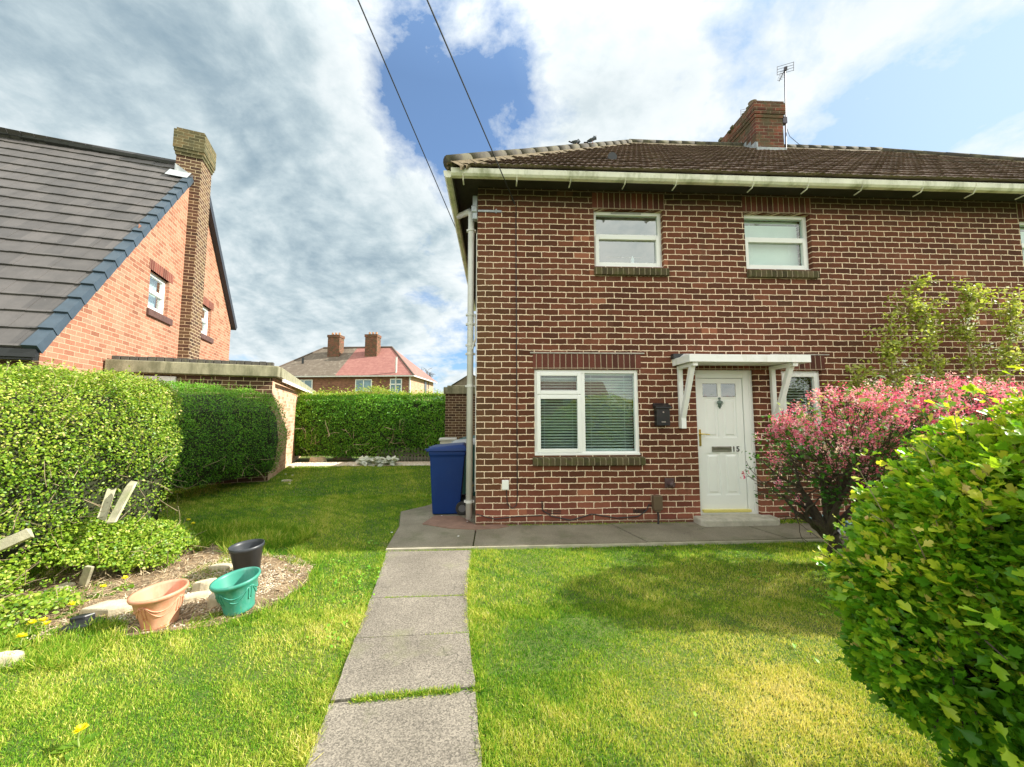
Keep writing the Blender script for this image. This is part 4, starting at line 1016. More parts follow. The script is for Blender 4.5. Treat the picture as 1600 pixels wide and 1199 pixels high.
# ------------------------------------------------------------------ houses far behind
fh = thing('semi_detached_house', 'distant brick pair of houses, roof half brown and half red, two chimneys', 'house', (-14.5, 35, 0), R(-6))
def fhb(m, *a, **k): return m.build(*a, **k)
hw, dp_ = 6.9, 7.6; ze = 5.05; zr = 8.35; ov = .4
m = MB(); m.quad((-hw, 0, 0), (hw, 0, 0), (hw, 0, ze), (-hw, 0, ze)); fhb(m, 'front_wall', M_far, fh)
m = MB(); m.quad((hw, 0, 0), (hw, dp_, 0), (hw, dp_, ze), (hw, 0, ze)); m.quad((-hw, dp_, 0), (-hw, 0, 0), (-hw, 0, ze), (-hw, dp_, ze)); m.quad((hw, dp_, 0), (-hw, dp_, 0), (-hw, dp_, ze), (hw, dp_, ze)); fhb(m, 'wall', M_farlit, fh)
def far_roof_mat(name, a, b, c):
    m, n = new_mat(name); P = n.oc; s = n.n('ShaderNodeSeparateXYZ', ins={0: P})
    row = n.math('FRACT', n.math('DIVIDE', s.outputs[2], .19)); cc = n.ramp(n.noise(P, 3, 6, .7), [(.3, a), (.55, b), (.72, c)])
    cc = n.mix(n.mapr(row, .0, .25, .35, 0), cc, tuple(x * .3 for x in b)); n.put(n.bs.inputs['Base Color'], cc); n.bs.inputs['Roughness'].default_value = .9; return m
M_fr1 = far_roof_mat('far_brown_tiles', (.12, .095, .07), (.17, .135, .10), (.30, .27, .21)); M_fr2 = far_roof_mat('far_red_tiles', (.25, .10, .085), (.33, .145, .12), (.38, .19, .15))
M_fr3 = far_roof_mat('far_mossy_patch', (.30, .28, .22), (.25, .24, .13), (.42, .40, .34))
e = hw + ov; yr = dp_ / 2; xr_ = hw - 3.3
m = MB(); m.quad((-e, -ov, ze), (0, -ov, ze), (0, yr, zr), (-xr_, yr, zr)); m.quad((-e, dp_ + ov, ze), (-e, -ov, ze), (-xr_, yr, zr)); m.quad((0, dp_ + ov, ze), (-e, dp_ + ov, ze), (-xr_, yr, zr), (0, yr, zr)); fhb(m, 'roof', M_fr1, fh)
m = MB(); m.quad((0, -ov, ze), (e, -ov, ze), (xr_, yr, zr), (0, yr, zr)); m.quad((e, -ov, ze), (e, dp_ + ov, ze), (xr_, yr, zr)); m.quad((e, dp_ + ov, ze), (0, dp_ + ov, ze), (0, yr, zr), (xr_, yr, zr)); fhb(m, 'roof', M_fr2, fh)
m = MB(); m.tube([(-xr_, yr, zr), (xr_, yr, zr)], .12, 6); m.tube([(xr_, yr, zr), (e, -ov, ze)], .10, 6); m.tube([(-xr_, yr, zr), (-e, -ov, ze)], .10, 6); fhb(m, 'ridge_tiles', plain('dull_ridge', (.12, .09, .07), .9, .2), fh)
m = MB(); m.box(-e, e, -ov - .05, -ov + .03, ze - .13, ze - .02); m.box(e - .03, e + .05, -ov, dp_, ze - .13, ze - .02); fhb(m, 'gutter', M_pipe, fh)
m = MB(); m.box(hw - 1.42, hw - 1.3, -.12, 0, 0, ze + 1.7); m.box(hw - .12, hw, -.12, 0, 0, ze); fhb(m, 'downpipe', M_pipe, fh)
m = MB(); m.box(-4.3, -4.1, 1.3, 1.35, 6.0, 7.0); m.box(-4.5, -3.9, .95, 1.4, 5.98, 6.1); fhb(m, 'soil_vent', M_black, fh)
m = MB(); m.box(1.55, 1.7, 2.6, 2.75, 7.3, 8.05); fhb(m, 'soil_vent', M_black, fh)
for cx_ in (-1.75, 2.05):
    c_ = MB(); c_.box(cx_ - .6, cx_ + .6, yr - 1.5, yr - .6, 6.6, 9.15); c_.box(cx_ - .65, cx_ + .65, yr - 1.55, yr - .55, 9.15, 9.4)
    co = fhb(c_, 'chimney', M_chim, fh); p_ = MB()
    for k in range(3): p_.lathe([(.12, 9.4), (.1, 9.7), (.0, 9.7)], 8, cx_ - .35 + .35 * k, yr - 1.05)
    fhb(p_, 'chimney_pot', M_clay, co)
for (a, b, c, d) in ((-3.9, -2.3, 3.6, 4.72), (1.75, 3.3, 3.6, 4.72), (5.0, 6.1, 3.3, 4.75), (-6.4, -5.2, 3.6, 4.7)):
    f = MB(); frame(f, a, b, c, d, -.06, -.01, .08); f.box((a + b) / 2 - .04, (a + b) / 2 + .04, -.06, -.01, c, d); 
    if a > 4: f.box(a, b, -.06, -.01, c + .9, c + 1.0)
    w = fhb(f, 'window', M_upvc, fh); g_ = MB(); g_.box(a + .05, b - .05, -.03, -.012, c + .05, d - .05); fhb(g_, 'pane', plain('far_window_glass', (.16, .26, .32), .08, .3, 2), w)
f = MB(); f.box(hw + .01, hw + .05, 4.2, 4.9, 3.4, 4.9); f.box(hw + .01, hw + .05, 5.6, 5.72, 2, 4.9); fhb(f, 'window', plain('dark_far_window', (.1, .12, .13), .2, .2), fh)

def small_house(label, loc, rot_, w, d, ze, zr, roofm, wallm):
    t = thing('distant_house', label, 'house', loc, rot_)
    m = MB(); m.box(-w, w, -d, d, 0, ze); m.build('wall', wallm, t)
    m = MB(); m.quad((-w - .3, -d - .3, ze), (w + .3, -d - .3, ze), (w + .3, 0, zr), (-w - .3, 0, zr)); m.quad((w + .3, d + .3, ze), (-w - .3, d + .3, ze), (-w - .3, 0, zr), (w + .3, 0, zr)); m.quad((w + .02, -d, ze), (w + .02, d, ze), (w + .02, 0, zr)); m.quad((-w, -d, ze), (-w, 0, zr), (-w, d, ze)); m.build('roof', roofm, t)
small_house('corner of a dark tiled roof showing between the gable and the garage coping', (-27.0, 31, 0), R(60), 4, 4, 4.3, 7.6, M_fr1, M_far)
small_house('small pale gabled house showing above the outbuilding beside the downpipe', (-3.6, 60, 0), R(90), 4, 2.6, 5.8, 7.6, M_fr1, plain('pale_render', (.55, .52, .44), .9, .05))
# across the street, behind the camera: seen only in the window reflections
oh = thing('terraced_house', 'brick terrace across the street, behind the camera, mirrored in the windows', 'house', (6, -62, 0), R(180))
m = MB(); m.box(-16, 16, 0, 8, 0, 5.2); m.build('wall', M_far, oh)
m = MB(); m.quad((-16.4, -.4, 5.1), (16.4, -.4, 5.1), (16.4, 4, 8.2), (-16.4, 4, 8.2)); m.quad((16.4, 8.4, 5.1), (-16.4, 8.4, 5.1), (-16.4, 4, 8.2), (16.4, 4, 8.2)); m.build('roof', M_fr2, oh)
m = MB(); m.box(-3, -1.6, 3, 4.2, 7.5, 9.6); m.box(6, 7.4, 3, 4.2, 7.5, 9.6); m.build('chimney', M_chim, oh)
for k in range(6):
    f = MB(); frame(f, -14 + k * 5, -12.3 + k * 5, 3.3, 4.6, -.06, -.01, .09); w = f.build('window', M_upvc, oh); g_ = MB(); g_.box(-13.9 + k * 5, -12.4 + k * 5, -.03, -.012, 3.35, 4.55); g_.build('pane', M_glass2, w)

# ------------------------------------------------------------------ wheelie bins
def wheelie(label, loc, rotz, mat, lidmat, sc_=1.):
    t = thing('wheelie_bin', label, 'bin', loc, rotz, 'wheelie bins')
    m = MB(); b = [(-.215, -.235), (.19, -.235), (.19, .235), (-.215, .235)]; tp = [(-.265, -.275), (.265, -.275), (.265, .275), (-.265, .275)]
    b0 = 0; n = 4
    m.v = [(x, y, .01) for x, y in b] + [(x * .985, y * .985, .86) for x, y in tp] + [(x, y, .88) for x, y in tp] + [(x * 1.05, y * 1.05, .90) for x, y in tp] + [(x * 1.05, y * 1.05, .955) for x, y in tp]
    m.v[0] = (-.215, -.235, .01); m.f = [(3, 2, 1, 0), (16, 17, 18, 19)]
    for k in range(4):
        for i in range(4):
            j = (i + 1) % 4; m.f.append((k * 4 + i, k * 4 + j, (k + 1) * 4 + j, (k + 1) * 4 + i))
    m.mi = [0] * len(m.f)
    m.build('body', mat, t, bevel=.012)
    m = MB(); m.v = [(-.315, -.305, .955), (.30, -.305, .96), (.30, .305, .96), (-.315, .305, .955), (-.30, -.295, .995), (.29, -.29, 1.01), (.29, .29, 1.01), (-.30, .295, .995), (-.22, -.22, 1.02), (.24, -.22, 1.055), (.24, .22, 1.055), (-.22, .22, 1.02)]
    m.f = [(3, 2, 1, 0), (8, 9, 10, 11)]
    for k in range(2):
        for i in range(4):
            j = (i + 1) % 4; m.f.append((k * 4 + i, k * 4 + j, (k + 1) * 4 + j, (k + 1) * 4 + i))
    m.mi = [0] * len(m.f)
    for y_ in (-.2, .2): m.box(-.345, -.28, y_ - .04, y_ + .04, .97, .99)
    m.box(.29, .345, -.26, .26, .965, 1.02); m.tube([(.355, -.27, .99), (.355, .27, .99)], .02, 8)
    m.build('lid', lidmat, t, bevel=.010)
    m = MB(); m.box(-.14, .14, -.262, -.2, .62, .80, rx(.045)); m.box(-.11, .11, -.2635, -.2, .645, .775, rx(.045)); m.build('moulded_panel', mat, t, bevel=.008)
    m = MB(); m.tube([(.25, -.24, .88), (.30, -.24, .93), (.335, -.24, .95), (.335, .24, .95), (.30, .24, .93), (.25, .24, .88)], .014, 8); m.build('handle', mat, t)
    m = MB(); m.tube([(.24, -.27, .10), (.24, .27, .10)], .012, 8); m.box(.19, .26, -.2, .2, .06, .16); m.build('axle', M_black, t)
    for y_ in (-.285, .235):
        w = MB(); w.tube([(.235, y_, .10), (.235, y_ + .05, .10)], .10, 28); wo_ = w.build('wheel', M_rubber, t, bevel=.008)
        h = MB(); h.tube([(.235, y_ - .004, .10), (.235, y_ + .054, .10)], .055, 20); h.build('hub', plain('grey_hub', (.12, .12, .13), .5, .1), wo_)
    return t
wheelie('blue wheelie bin standing on the paving beside the downpipe', (-.735, 6.10, .043), R(2), M_bluebin, M_bluebin)
wheelie('dark green wheelie bin with pale grey lid, half hidden behind the blue one', (-.50, 7.35, .04), R(4), M_greenbin, M_greybin)
wheelie('grey green bin furthest back, only its lid showing past the downpipe', (-.42, 8.6, .04), R(-6), M_greybin, M_greenbin)
t = thing('storage_tub', 'pale plastic storage tub standing behind the blue bin', 'tub', (-.98, 8.0, .04), R(5))
m = MB(); m.box(-.16, .16, -.2, .2, 0, .98); m.build('body', plain('pale_cream_plastic', (.55, .52, .42), .5, .15), t, bevel=.03)
m = MB(); m.box(-.18, .18, -.22, .22, .98, 1.02); m.build('lid', plain('pale_lid', (.60, .58, .50), .5, .1), t, bevel=.01)
t = thing('plastic_bottle', 'small clear and black bottle with yellow band wedged behind the blue bin', 'bottle', (-.375, 6.20, .30))
m = MB(); m.lathe([(0, 0), (.03, 0), (.033, .10), (.032, .16), (.012, .2), (.012, .235), (0, .235)], 16); m.build('body', M_greybin, t)
m = MB(); m.lathe([(.034, .10), (.034, .13)], 16); m.build('band', M_goldbar, t)
m = MB(); m.tube([(0, 0, .235), (0.005, 0, .34)], .014, 8); m.build('cap', M_white, t)
m = MB(); m.tube([(0, .02, -.29), (.0, .02, 0)], .022, 8); m.build('stand', M_black, t)

# ------------------------------------------------------------------ plant pots
def swag(m, r_at, z0, a0, a1, depth):
    pts = []
    for t in np.linspace(0, 1, 12):
        a = a0 + (a1 - a0) * t; z = z0 - depth * 4 * t * (1 - t); r = r_at(z) + .002; pts.append((r * math.cos(a), r * math.sin(a), z))
    m.tube(pts, .004, 5)
def big_pot(name, label, loc, rot_, tilt, mat, R0, H, grp):
    t = thing('plant_pot', label, 'plant pot', loc, rot_); t.rotation_euler = (tilt[0], tilt[1], rot_); t['group'] = grp
    rb = R0 * .60
    prof = [(0, .0), (rb, 0), (rb * 1.03, .012), (rb * 1.03, .03), (rb * 1.10, H * .3), (R0 * .80, H * .6), (R0 * .87, H * .86), (R0 * .97, H * .90), (R0, H * .95), (R0 * .985, H), (R0 * .90, H), (R0 * .86, H * .93), (R0 * .78, H * .6), (rb * .9, H * .25), (0, H * .22)]
    m = MB(); m.lathe(prof, 44)
    m.build('body', mat, t, smooth=True)
    def r_at(z): return float(np.interp(z / H, [0, .1, .3, .6, .86], [rb, rb * 1.03, rb * 1.1, R0 * .8, R0 * .87]))
    s = MB()
    for k in range(4):
        a = -1.9 + k * math.pi / 2
        for dd in (.06, .035): swag(s, r_at, H * .78, a + .12, a + math.pi / 2 - .12, dd * 1.6)
        for q in (-.085, .085): s.tube([(r_at(z) * math.cos(a + q) * 1.01, r_at(z) * math.sin(a + q) * 1.01, z) for z in np.linspace(H * .38, H * .78, 5)], .004, 5)
        for z in (H * .38, H * .78): s.tube([(r_at(z) * 1.01 * math.cos(a + q), r_at(z) * 1.01 * math.sin(a + q), z) for q in (-.085, 0, .085)], .004, 5)
    s.build('moulding', mat, t, smooth=True)
    s = MB(); s.lathe([(0, H * .24), (rb * .5, H * .245), (rb * .98, H * .24)], 20); s.build('soil', plain('dry_potting_soil_' + name, (.34, .22, .14), .95, .3, 20, bumpy=1.), t)
    return t
big_pot('a', 'terracotta coloured plastic pot with swag moulding, empty, on the soil', (-2.50, 3.06, .005), R(20), (R(2), R(-4)), M_terra, .172, .25, 'empty plant pots')
big_pot('b', 'empty green plastic pot with swag moulding, leaning slightly, on the soil', (-2.03, 3.22, .02), R(0), (R(6), R(-6)), M_greenpot, .168, .255, 'empty plant pots')
t = thing('plant_pot', 'plain charcoal black plastic pot standing behind the green one', 'plant pot', (-2.42, 3.93, .01), 0, 'empty plant pots'); t.rotation_euler = (R(3), R(-3), 0)
m = MB(); m.lathe([(0, 0), (.10, 0), (.135, .245), (.145, .248), (.148, .28), (.141, .28), (.136, .25), (.128, .22), (.1, .03), (0, .03)], 40); m.build('body', M_blackpot, t, smooth=True)
t = thing('plastic_tray', 'crushed black plastic tray lying on soil by the terracotta pot', 'tray', tuple(atG(128, 982, .02)), R(20))
m = MB(); m.prism([(-.11, -.05), (.06, -.06), (.12, .02), (.06, .07), (-.06, .06)], 0, .045); m.prism([(-.10, .05), (-.02, .045), (.03, .09), (-.06, .1)], .02, .07); m.build('body', M_black, t, bevel=.01)

# ------------------------------------------------------------------ stones
def stone(label, x, y, w, d, h, rot_, tilt=0.):
    r_ = random.Random(x * 7 + y); P = atG(x, y, 0.0); m = MB(); n = 9; pts = []
    for k in range(n):
        a = 2 * math.pi * k / n + r_.uniform(-.2, .2); q = r_.uniform(.75, 1.05); pts.append((w / 2 * math.cos(a) * q, d / 2 * math.sin(a) * q))
    m.prism(pts, -.02, h)
    for i in range(n, 2 * n): x_, y_, z_ = m.v[i]; m.v[i] = (x_ * .86, y_ * .86, z_ + r_.uniform(-.25, .15) * h)
    o = m.build('stone', M_stone, None, bevel=min(.012, h * .2), label=label, category='stone', group='stones round the flower bed'); o.location = P; o.rotation_euler = (tilt, 0, rot_)
stone('large flat pale stone slab left of the terracotta pot', 172, 958, .40, .17, .075, R(12), R(8))
stone('pale angular stone between the terracotta and green pots, upper one', 322, 922, .22, .14, .10, R(25))
stone('long flat stone right behind the terracotta pot rim', 305, 938, .26, .12, .06, R(30))
stone('buff stone touching the left side of the green pot', 338, 946, .18, .16, .09, R(-20))
stone('flat stone on the bare soil left of the black pot', 345, 890, .30, .13, .05, R(5))
stone('rounded stone at the foot of the hedge beside upright stake', 100, 925, .16, .12, .07, R(40))
stone('stone at the lawn corner on the left edge of the picture', 8, 1040, .20, .14, .07, R(10))
stone('grey stone half buried between the two hedges', 215, 768, .3, .2, .18, R(10))
stone('reddish boulder against the garage end wall', 487, 712, .55, .4, .62, R(10))
stone('squarish mossy boulder leaning beside the rear hedge', 504, 708, .50, .35, .55, R(-20))
stone('flat pale stone in front of the boulders', 497, 722, .62, .35, .16, R(0))
stone('white flat stone lying in the rear border', 535, 718, .8, .4, .10, R(4))
stone('small white stone on the lawn near the far hedge foot', 448, 753, .28, .14, .05, R(8))
stone('white stone near the end of the garage wall', 455, 731, .22, .14, .07, R(-8))

# broken fence timbers
def plank(label, p0, p1, w, th, roll=0.):
    p0, p1 = np.array(p0), np.array(p1); d = p1 - p0; L = np.linalg.norm(d); d /= L
    side = np.cross(d, (0, 1, 0)); side /= np.linalg.norm(side); nn = np.cross(d, side)
    side, nn = side * math.cos(roll) + nn * math.sin(roll), nn * math.cos(roll) - side * math.sin(roll)
    m = MB(); ks = 6; rr = random.Random(L)
    for k in range(ks + 1):
        c = p0 + d * L * k / ks; a = .9 + rr.uniform(0, .1)
        for s, t_ in ((-1, -1), (1, -1), (1, 1), (-1, 1)): m.v.append(tuple(c + side * w / 2 * s * a + nn * th / 2 * t_ + (d * rr.uniform(-.04, .04) if k in (0, ks) else 0)))
    for k in range(ks):
        for i in range(4): j = (i + 1) % 4; m.f.append((k * 4 + i, k * 4 + j, k * 4 + 4 + j, k * 4 + 4 + i))
    m.f += [(3, 2, 1, 0), tuple(ks * 4 + i for i in range(4))]; m.mi = [0] * len(m.f)
    m.build('broken_plank', M_timber, None, label=label, category='plank', group='broken fence boards in the hedge', bevel=.004)
plank('pale broken board leaning diagonally out of the hedge foot', atY(176, 812, 3.75) , atY(207, 754, 3.95), .085, .02)
plank('thick weathered rail poking in from the left edge of the picture', atY(-30, 866, 3.25), atY(48, 832, 3.35), .085, .07)
plank('short pale stake standing on the soil below the ivy', atG(128, 918, 0.), atY(140, 884, 3.62), .07, .03)
plank('thin grey board leaning behind the pale broken board', atY(158, 812, 3.8), atY(174, 765, 4.0), .07, .02, .5)
plank('short board stump near the meeting of the two hedges', atY(243, 800, 4.7), atY(236, 765, 4.75), .12, .03)

# litter by the currant bush
def sheet(label, P, w, d, mat, seed, lift=.05, rot_=0.):
    r_ = np.random.default_rng(seed); n = 9; X, Y = np.meshgrid(np.linspace(-.5, .5, n), np.linspace(-.5, .5, n)); Z = np.abs(np.sin(X * 5 + seed) * np.cos(Y * 4 + seed)) * lift + r_.uniform(0, lift * .25, X.shape)
    V = np.stack([X * w + r_.uniform(-.01, .01, X.shape), Y * d + r_.uniform(-.01, .01, X.shape), Z + .012], -1).reshape(-1, 3); F = [(j * n + i, j * n + i + 1, (j + 1) * n + i + 1, (j + 1) * n + i) for j in range(n - 1) for i in range(n - 1)]
    o = np_mesh('cardboard_sheet', V, np.array(F), mat, None, label=label, category='cardboard', group='torn card by the currant bush'); o.location = P; o.rotation_euler = (0, 0, rot_)
    md = o.modifiers.new('thick', 'SOLIDIFY'); md.thickness = .004
sheet('pale teal card sheet tilted against the wall foot by the currant bush', (4.62, 5.10, .03), .55, .22, M_teal, 1, .10, R(8))
sheet('dark teal card lying behind the torn pink one', (4.75, 4.92, .02), .6, .25, plain('dark_teal_card', (.07, .12, .13), .6, .1), 2, .05, R(-5))
sheet('torn grey card at the end of the paving', (4.45, 4.66, .03), .32, .18, M_greycard, 3, .05, R(-20))
sheet('torn pinkish card under the currant bush', (4.72, 4.66, .03), .36, .22, M_pinkcard, 4, .08, R(15))
sheet('small pale blue scrap lying on the lawn edge', (3.95, 4.28, .03), .16, .08, M_teal, 5, .02, R(5))
for i, (x, y) in enumerate(((690, 806), (716, 838), (730, 815), (612, 832))):
    P = atG(x, y, .05)
    o = MB().box(-.012, .012, -.008, .008, 0, .004).build('paper_scrap', M_upvc, None, label=['tiny pale scrap on the paving just under the blue bin', 'tiny white scrap on the paving in front of the bin', 'tiny pale scrap beside the bin wheel', 'tiny pale scrap at the left edge of the paving'][i], category='litter', group='scraps of paper on the paving'); o.location = P; o.rotation_euler = (0, 0, i)
# ------------------------------------------------------------------ foliage
def hedge_foliage(n, surf, thick, leaf, tmpl, mat, name, parent, seed, dens=None, lowgap=None, gap=.0):
    """surf(u) -> points and outward normals on the clipped hedge surface"""
    r = np.random.default_rng(seed); P, N = surf(n, r)
    k = vnoise(P, 2.6, seed) * .075 + vnoise(P, 8, seed + 1) * .045
    depth = r.exponential(thick, len(P)); depth = np.minimum(depth, thick * 3.5)
    P2 = P + N * (k - depth + r.normal(0, .012, len(P)))[:, None]
    keep = vnoise(P, 5.5, seed + 2) > -.9 + gap - .0 * depth
    if lowgap is not None: keep &= r.random(len(P)) < lowgap(P2)
    P2, N, depth = P2[keep], N[keep], depth[keep]
    t = .54 + vnoise(P2, 2.2, seed + 3) * .20 + r.normal(0, .19, len(P2)) + np.clip(N[:, 2], 0, 1) * .12
    N2 = N * .8 + np.array([0, 0, .5])
    V, F, K = scatter(tmpl, P2, N2, leaf * r.uniform(.6, 1.25, len(P2)), jit=.75, r=r)
    return np_mesh(name, V, F, mat, parent, tint=np.repeat(np.clip(t, 0, 1), K), smooth=False)


def extruded(path, prof, close=True):
    """surface sampler: profile (offset, z) swept along a ground path; offset is to the left of travel"""
    path = np.array(path, float); seg = np.linalg.norm(np.diff(path, axis=0), axis=1); cum = np.concatenate([[0], np.cumsum(seg)])
    prof = np.array(prof, float)
    def at(s, f):
        x = np.interp(s, cum, path[:, 0]); y = np.interp(s, cum, path[:, 1]); d = np.stack([np.interp(s + .2, cum, path[:, 0]) - np.interp(s - .2, cum, path[:, 0]), np.interp(s + .2, cum, path[:, 1]) - np.interp(s - .2, cum, path[:, 1])], -1)
        d /= np.linalg.norm(d, axis=1)[:, None] + 1e-9; return x, y, d
    pl = np.linalg.norm(np.diff(prof, axis=0), axis=1); pc = np.concatenate([[0], np.cumsum(pl)])
    def surf(n, r):
        s = r.uniform(0, cum[-1], n); f = r.uniform(0, pc[-1], n); x, y, d = at(s, f)
        o = np.interp(f, pc, prof[:, 0]); z = np.interp(f, pc, prof[:, 1])
        do = np.interp(f + .03, pc, prof[:, 0]) - np.interp(f - .03, pc, prof[:, 0]); dz = np.interp(f + .03, pc, prof[:, 1]) - np.interp(f - .03, pc, prof[:, 1])
        left = np.stack([-d[:, 1], d[:, 0]], -1)
        # pinch the ends so they round off
        e = np.minimum(s, cum[-1] - s); sh = np.sqrt(np.clip(1 - np.clip(1 - e / .45, 0, 1) ** 2, 0, 1)); mid = (prof[:, 0].max() + prof[:, 0].min()) / 2
        o2 = mid + (o - mid) * (.25 + .75 * sh); z2 = z * (.86 + .14 * sh)
        P = np.stack([x + left[:, 0] * o2, y + left[:, 1] * o2, z2], -1)
        nrm = np.stack([left[:, 0] * dz, left[:, 1] * dz, -do], -1); nrm /= np.linalg.norm(nrm, axis=1)[:, None] + 1e-9
        # outward
        c = np.stack([x + left[:, 0] * mid, y + left[:, 1] * mid, np.full(n, prof[:, 1].mean())], -1); fl = ((P - c) * nrm).sum(1) < 0; nrm[fl] *= -1
        endd = np.where(s < cum[-1] / 2, -1, 1)[:, None] * np.concatenate([d, np.zeros((n, 1))], 1); nrm = nrm + endd * (1 - sh)[:, None] * 1.2; nrm /= np.linalg.norm(nrm, axis=1)[:, None]
        return P, nrm
    def core(mat, parent, inset=.14, name='shade_core'):  # solid dark core added inside the hedge, standing in for its inner shade
        m = MB(); r0 = random.Random(3); ns = max(3, int(cum[-1] / .35)); rings = []
        S = np.linspace(.12, cum[-1] - .12, ns); x, y, d = at(S, 0); left = np.stack([-d[:, 1], d[:, 0]], -1); mid = (prof[:, 0].max() + prof[:, 0].min()) / 2
        for i in range(ns):
            e = min(S[i], cum[-1] - S[i]); sh = math.sqrt(max(0, 1 - max(0, 1 - e / .5) ** 2)); b = len(m.v)
            for (o, z) in prof:
                o2 = mid + (o - mid) * (.2 + .8 * sh) * (1 - inset / max(.2, abs(o - mid) + 1e-6) if abs(o - mid) > inset else .3); z2 = max(0, z * (.84 + .16 * sh) - (inset if z > .3 else -0.0))
                m.v.append((x[i] + left[i, 0] * o2 + r0.uniform(-.03, .03), y[i] + left[i, 1] * o2 + r0.uniform(-.03, .03), z2 + r0.uniform(-.03, .03)))
            rings.append(b)
        K = len(prof)
        for a, b in zip(rings, rings[1:]):
            for k in range(K - 1): m.f.append((a + k, a + k + 1, b + k + 1, b + k)); m.mi.append(0)
        m.f.append(tuple(rings[0] + k for k in range(K))); m.f.append(tuple(rings[-1] + k for k in reversed(range(K)))); m.mi += [0, 0]
        return m.build(name, mat, parent)
    return surf, core, at, cum


def twigs(n, surf, seed, length, rad, inset, mat, parent, name='twigs', zmax=9, up=.5, n_seg=3):
    r = np.random.default_rng(seed); P, N = surf(n, r); P = P[P[:, 2] < zmax]; N = N[:len(P)]; m = MB()
    for p in P:
        d = r.normal(0, .6, 3) + (0, 0, up); d /= np.linalg.norm(d); q = p + r.normal(0, inset, 3) * (1, 1, .3); pts = [q]
        for k in range(n_seg): d = d + r.normal(0, .3, 3); d /= np.linalg.norm(d); q = q + d * length / n_seg; pts.append(q)
        m.tube(pts, [rad, rad * .8, rad * .6, rad * .3][:n_seg + 1], 4, cap=False)
    return m.build(name, mat, parent, kind='stuff')


# near clipped privet hedge, along the left boundary
h1 = thing('hedge', 'bright sunlit clipped privet hedge on the left, nearest the camera', 'hedge')
p1 = [(-5.75, 1.7), (-5.35, 2.75), (-4.65, 3.75), (-4.0, 4.85)]
prof1 = [(-.50, .25), (-.62, .6), (-.66, 1.2), (-.60, 1.66), (-.38, 1.95), (0, 2.03), (.5, 2.0), (.7, 1.6), (.7, .3)]
s1, c1, at1, cum1 = extruded(p1, prof1)
hedge_foliage(115000, s1, .08, .026, OVAL, M_hedge, 'foliage', h1, 21, gap=.15, lowgap=lambda P: np.clip(np.where(P[:, 2] < .95, .22, .62) + (P[:, 2] - .6) * .45 + .85 * vnoise(P, 2.2, 5), 0.20, 1))
c1(M_core, h1, .26); twigs(800, s1, 5, .30, .0032, .07, M_twig, h1, zmax=1.1)
# darker far hedge, towards the garage
h2 = thing('hedge', 'darker shaded hedge between the privet hedge and the garage wall', 'hedge')
p2 = [(-6.35, 6.4), (-6.0, 7.2), (-5.55, 8.2), (-5.15, 9.15)]
s2, c2, at2, cum2 = extruded([(-6.0, 5.3), (-6.0, 6.6), (-5.8, 8.1), (-5.58, 9.35)], [(-.62, .25), (-.80, .7), (-.86, 1.2), (-.76, 1.78), (-.45, 2.06), (0, 2.14), (.4, 2.08), (.65, 1.5), (.65, .3)])
hedge_foliage(60000, s2, .06, .026, OVAL, M_hedge2, 'foliage', h2, 22, lowgap=lambda P: np.clip(.5 + (P[:, 2] - .1) * 1.2 + .3 * vnoise(P, 2.5, 6), 0.05, 1))
c2(M_core, h2, .18); twigs(260, s2, 6, .4, .006, .06, M_twig, h2, zmax=.9)
# rear hedge with leaning palings in it
h3 = thing('hedge', 'dark green hedge across the back of the garden', 'hedge')
s3, c3, at3, cum3 = extruded([(-7.2, 13.25), (-5.5, 13.2), (-3.5, 13.15), (-1.1, 13.1)], [(-.50, .15), (-.66, .9), (-.66, 1.5), (-.55, 2.0), (-.35, 2.2), (0, 2.25), (.4, 2.2), (.6, 1.6), (.6, .3)])
hedge_foliage(62000, s3, .08, .050, OVAL, M_hedge2, 'foliage', h3, 23, gap=.1, lowgap=lambda P: np.clip(np.where(P[:, 0] < -3.6, .85, .35) + (P[:, 2] - .25) * .9 + .6 * vnoise(P, 2., 8), 0.0, 1))
r_ = np.random.default_rng(4); n_ = 5200; P = np.stack([r_.uniform(-6.6, -1.5, n_), r_.uniform(12.7, 13.6, n_), 2.2 + r_.exponential(.05, n_)], -1); P[:, 2] += np.exp(-((P[:, 0] + 4.15) / .55) ** 2) * r_.uniform(0, .28, n_)
V, F, K = scatter(OVAL, P, np.tile([0, 0, 1.], (n_, 1)), .055 * r_.uniform(.7, 1.2, n_), r=r_); np_mesh('new_shoots', V, F, M_hedge, h3, tint=np.repeat(np.clip(r_.normal(.72, .18, n_), 0, 1), K))
c3(M_core, h3, .22); twigs(200, s3, 7, .5, .008, .06, M_twig, h3, zmax=1.1)
fe = thing('paling_fence', 'grey weathered paling fence standing in the foot of the rear hedge', 'fence', (0, 12.78, 0))
m = MB(); m.box(-3.95, -1.5, .03, .06, .75, .83); m.box(-3.95, -1.5, .03, .06, .2, .28); m.build('rail', M_palings, fe)
m = MB()
for k in range(22, 44):
    x_ = -6.25 + k * .108 + random.uniform(-.012, .012); s0 = len(m.v); m.box(x_, x_ + .07, 0, .02, .02, random.uniform(.85, 1.02)); m.rot(ry(random.uniform(-.05, .05)), (x_, 0, 0), s0)
m.build('palings', M_palings, fe)
# street hedge behind the camera (mirrored in the ground-floor window)
h4 = thing('hedge', 'front boundary hedge behind the camera, mirrored in the ground floor window', 'hedge')
s4, c4, at4, cum4 = extruded([(7, -2.6), (3, -2.7), (.9, -2.7)], [(-.4, .1), (-.45, 1.2), (0, 1.45), (.45, 1.2), (.4, .1)])
hedge_foliage(9000, s4, .06, .07, OVAL, M_hedge, 'foliage', h4, 24); c4(M_core, h4, .1)

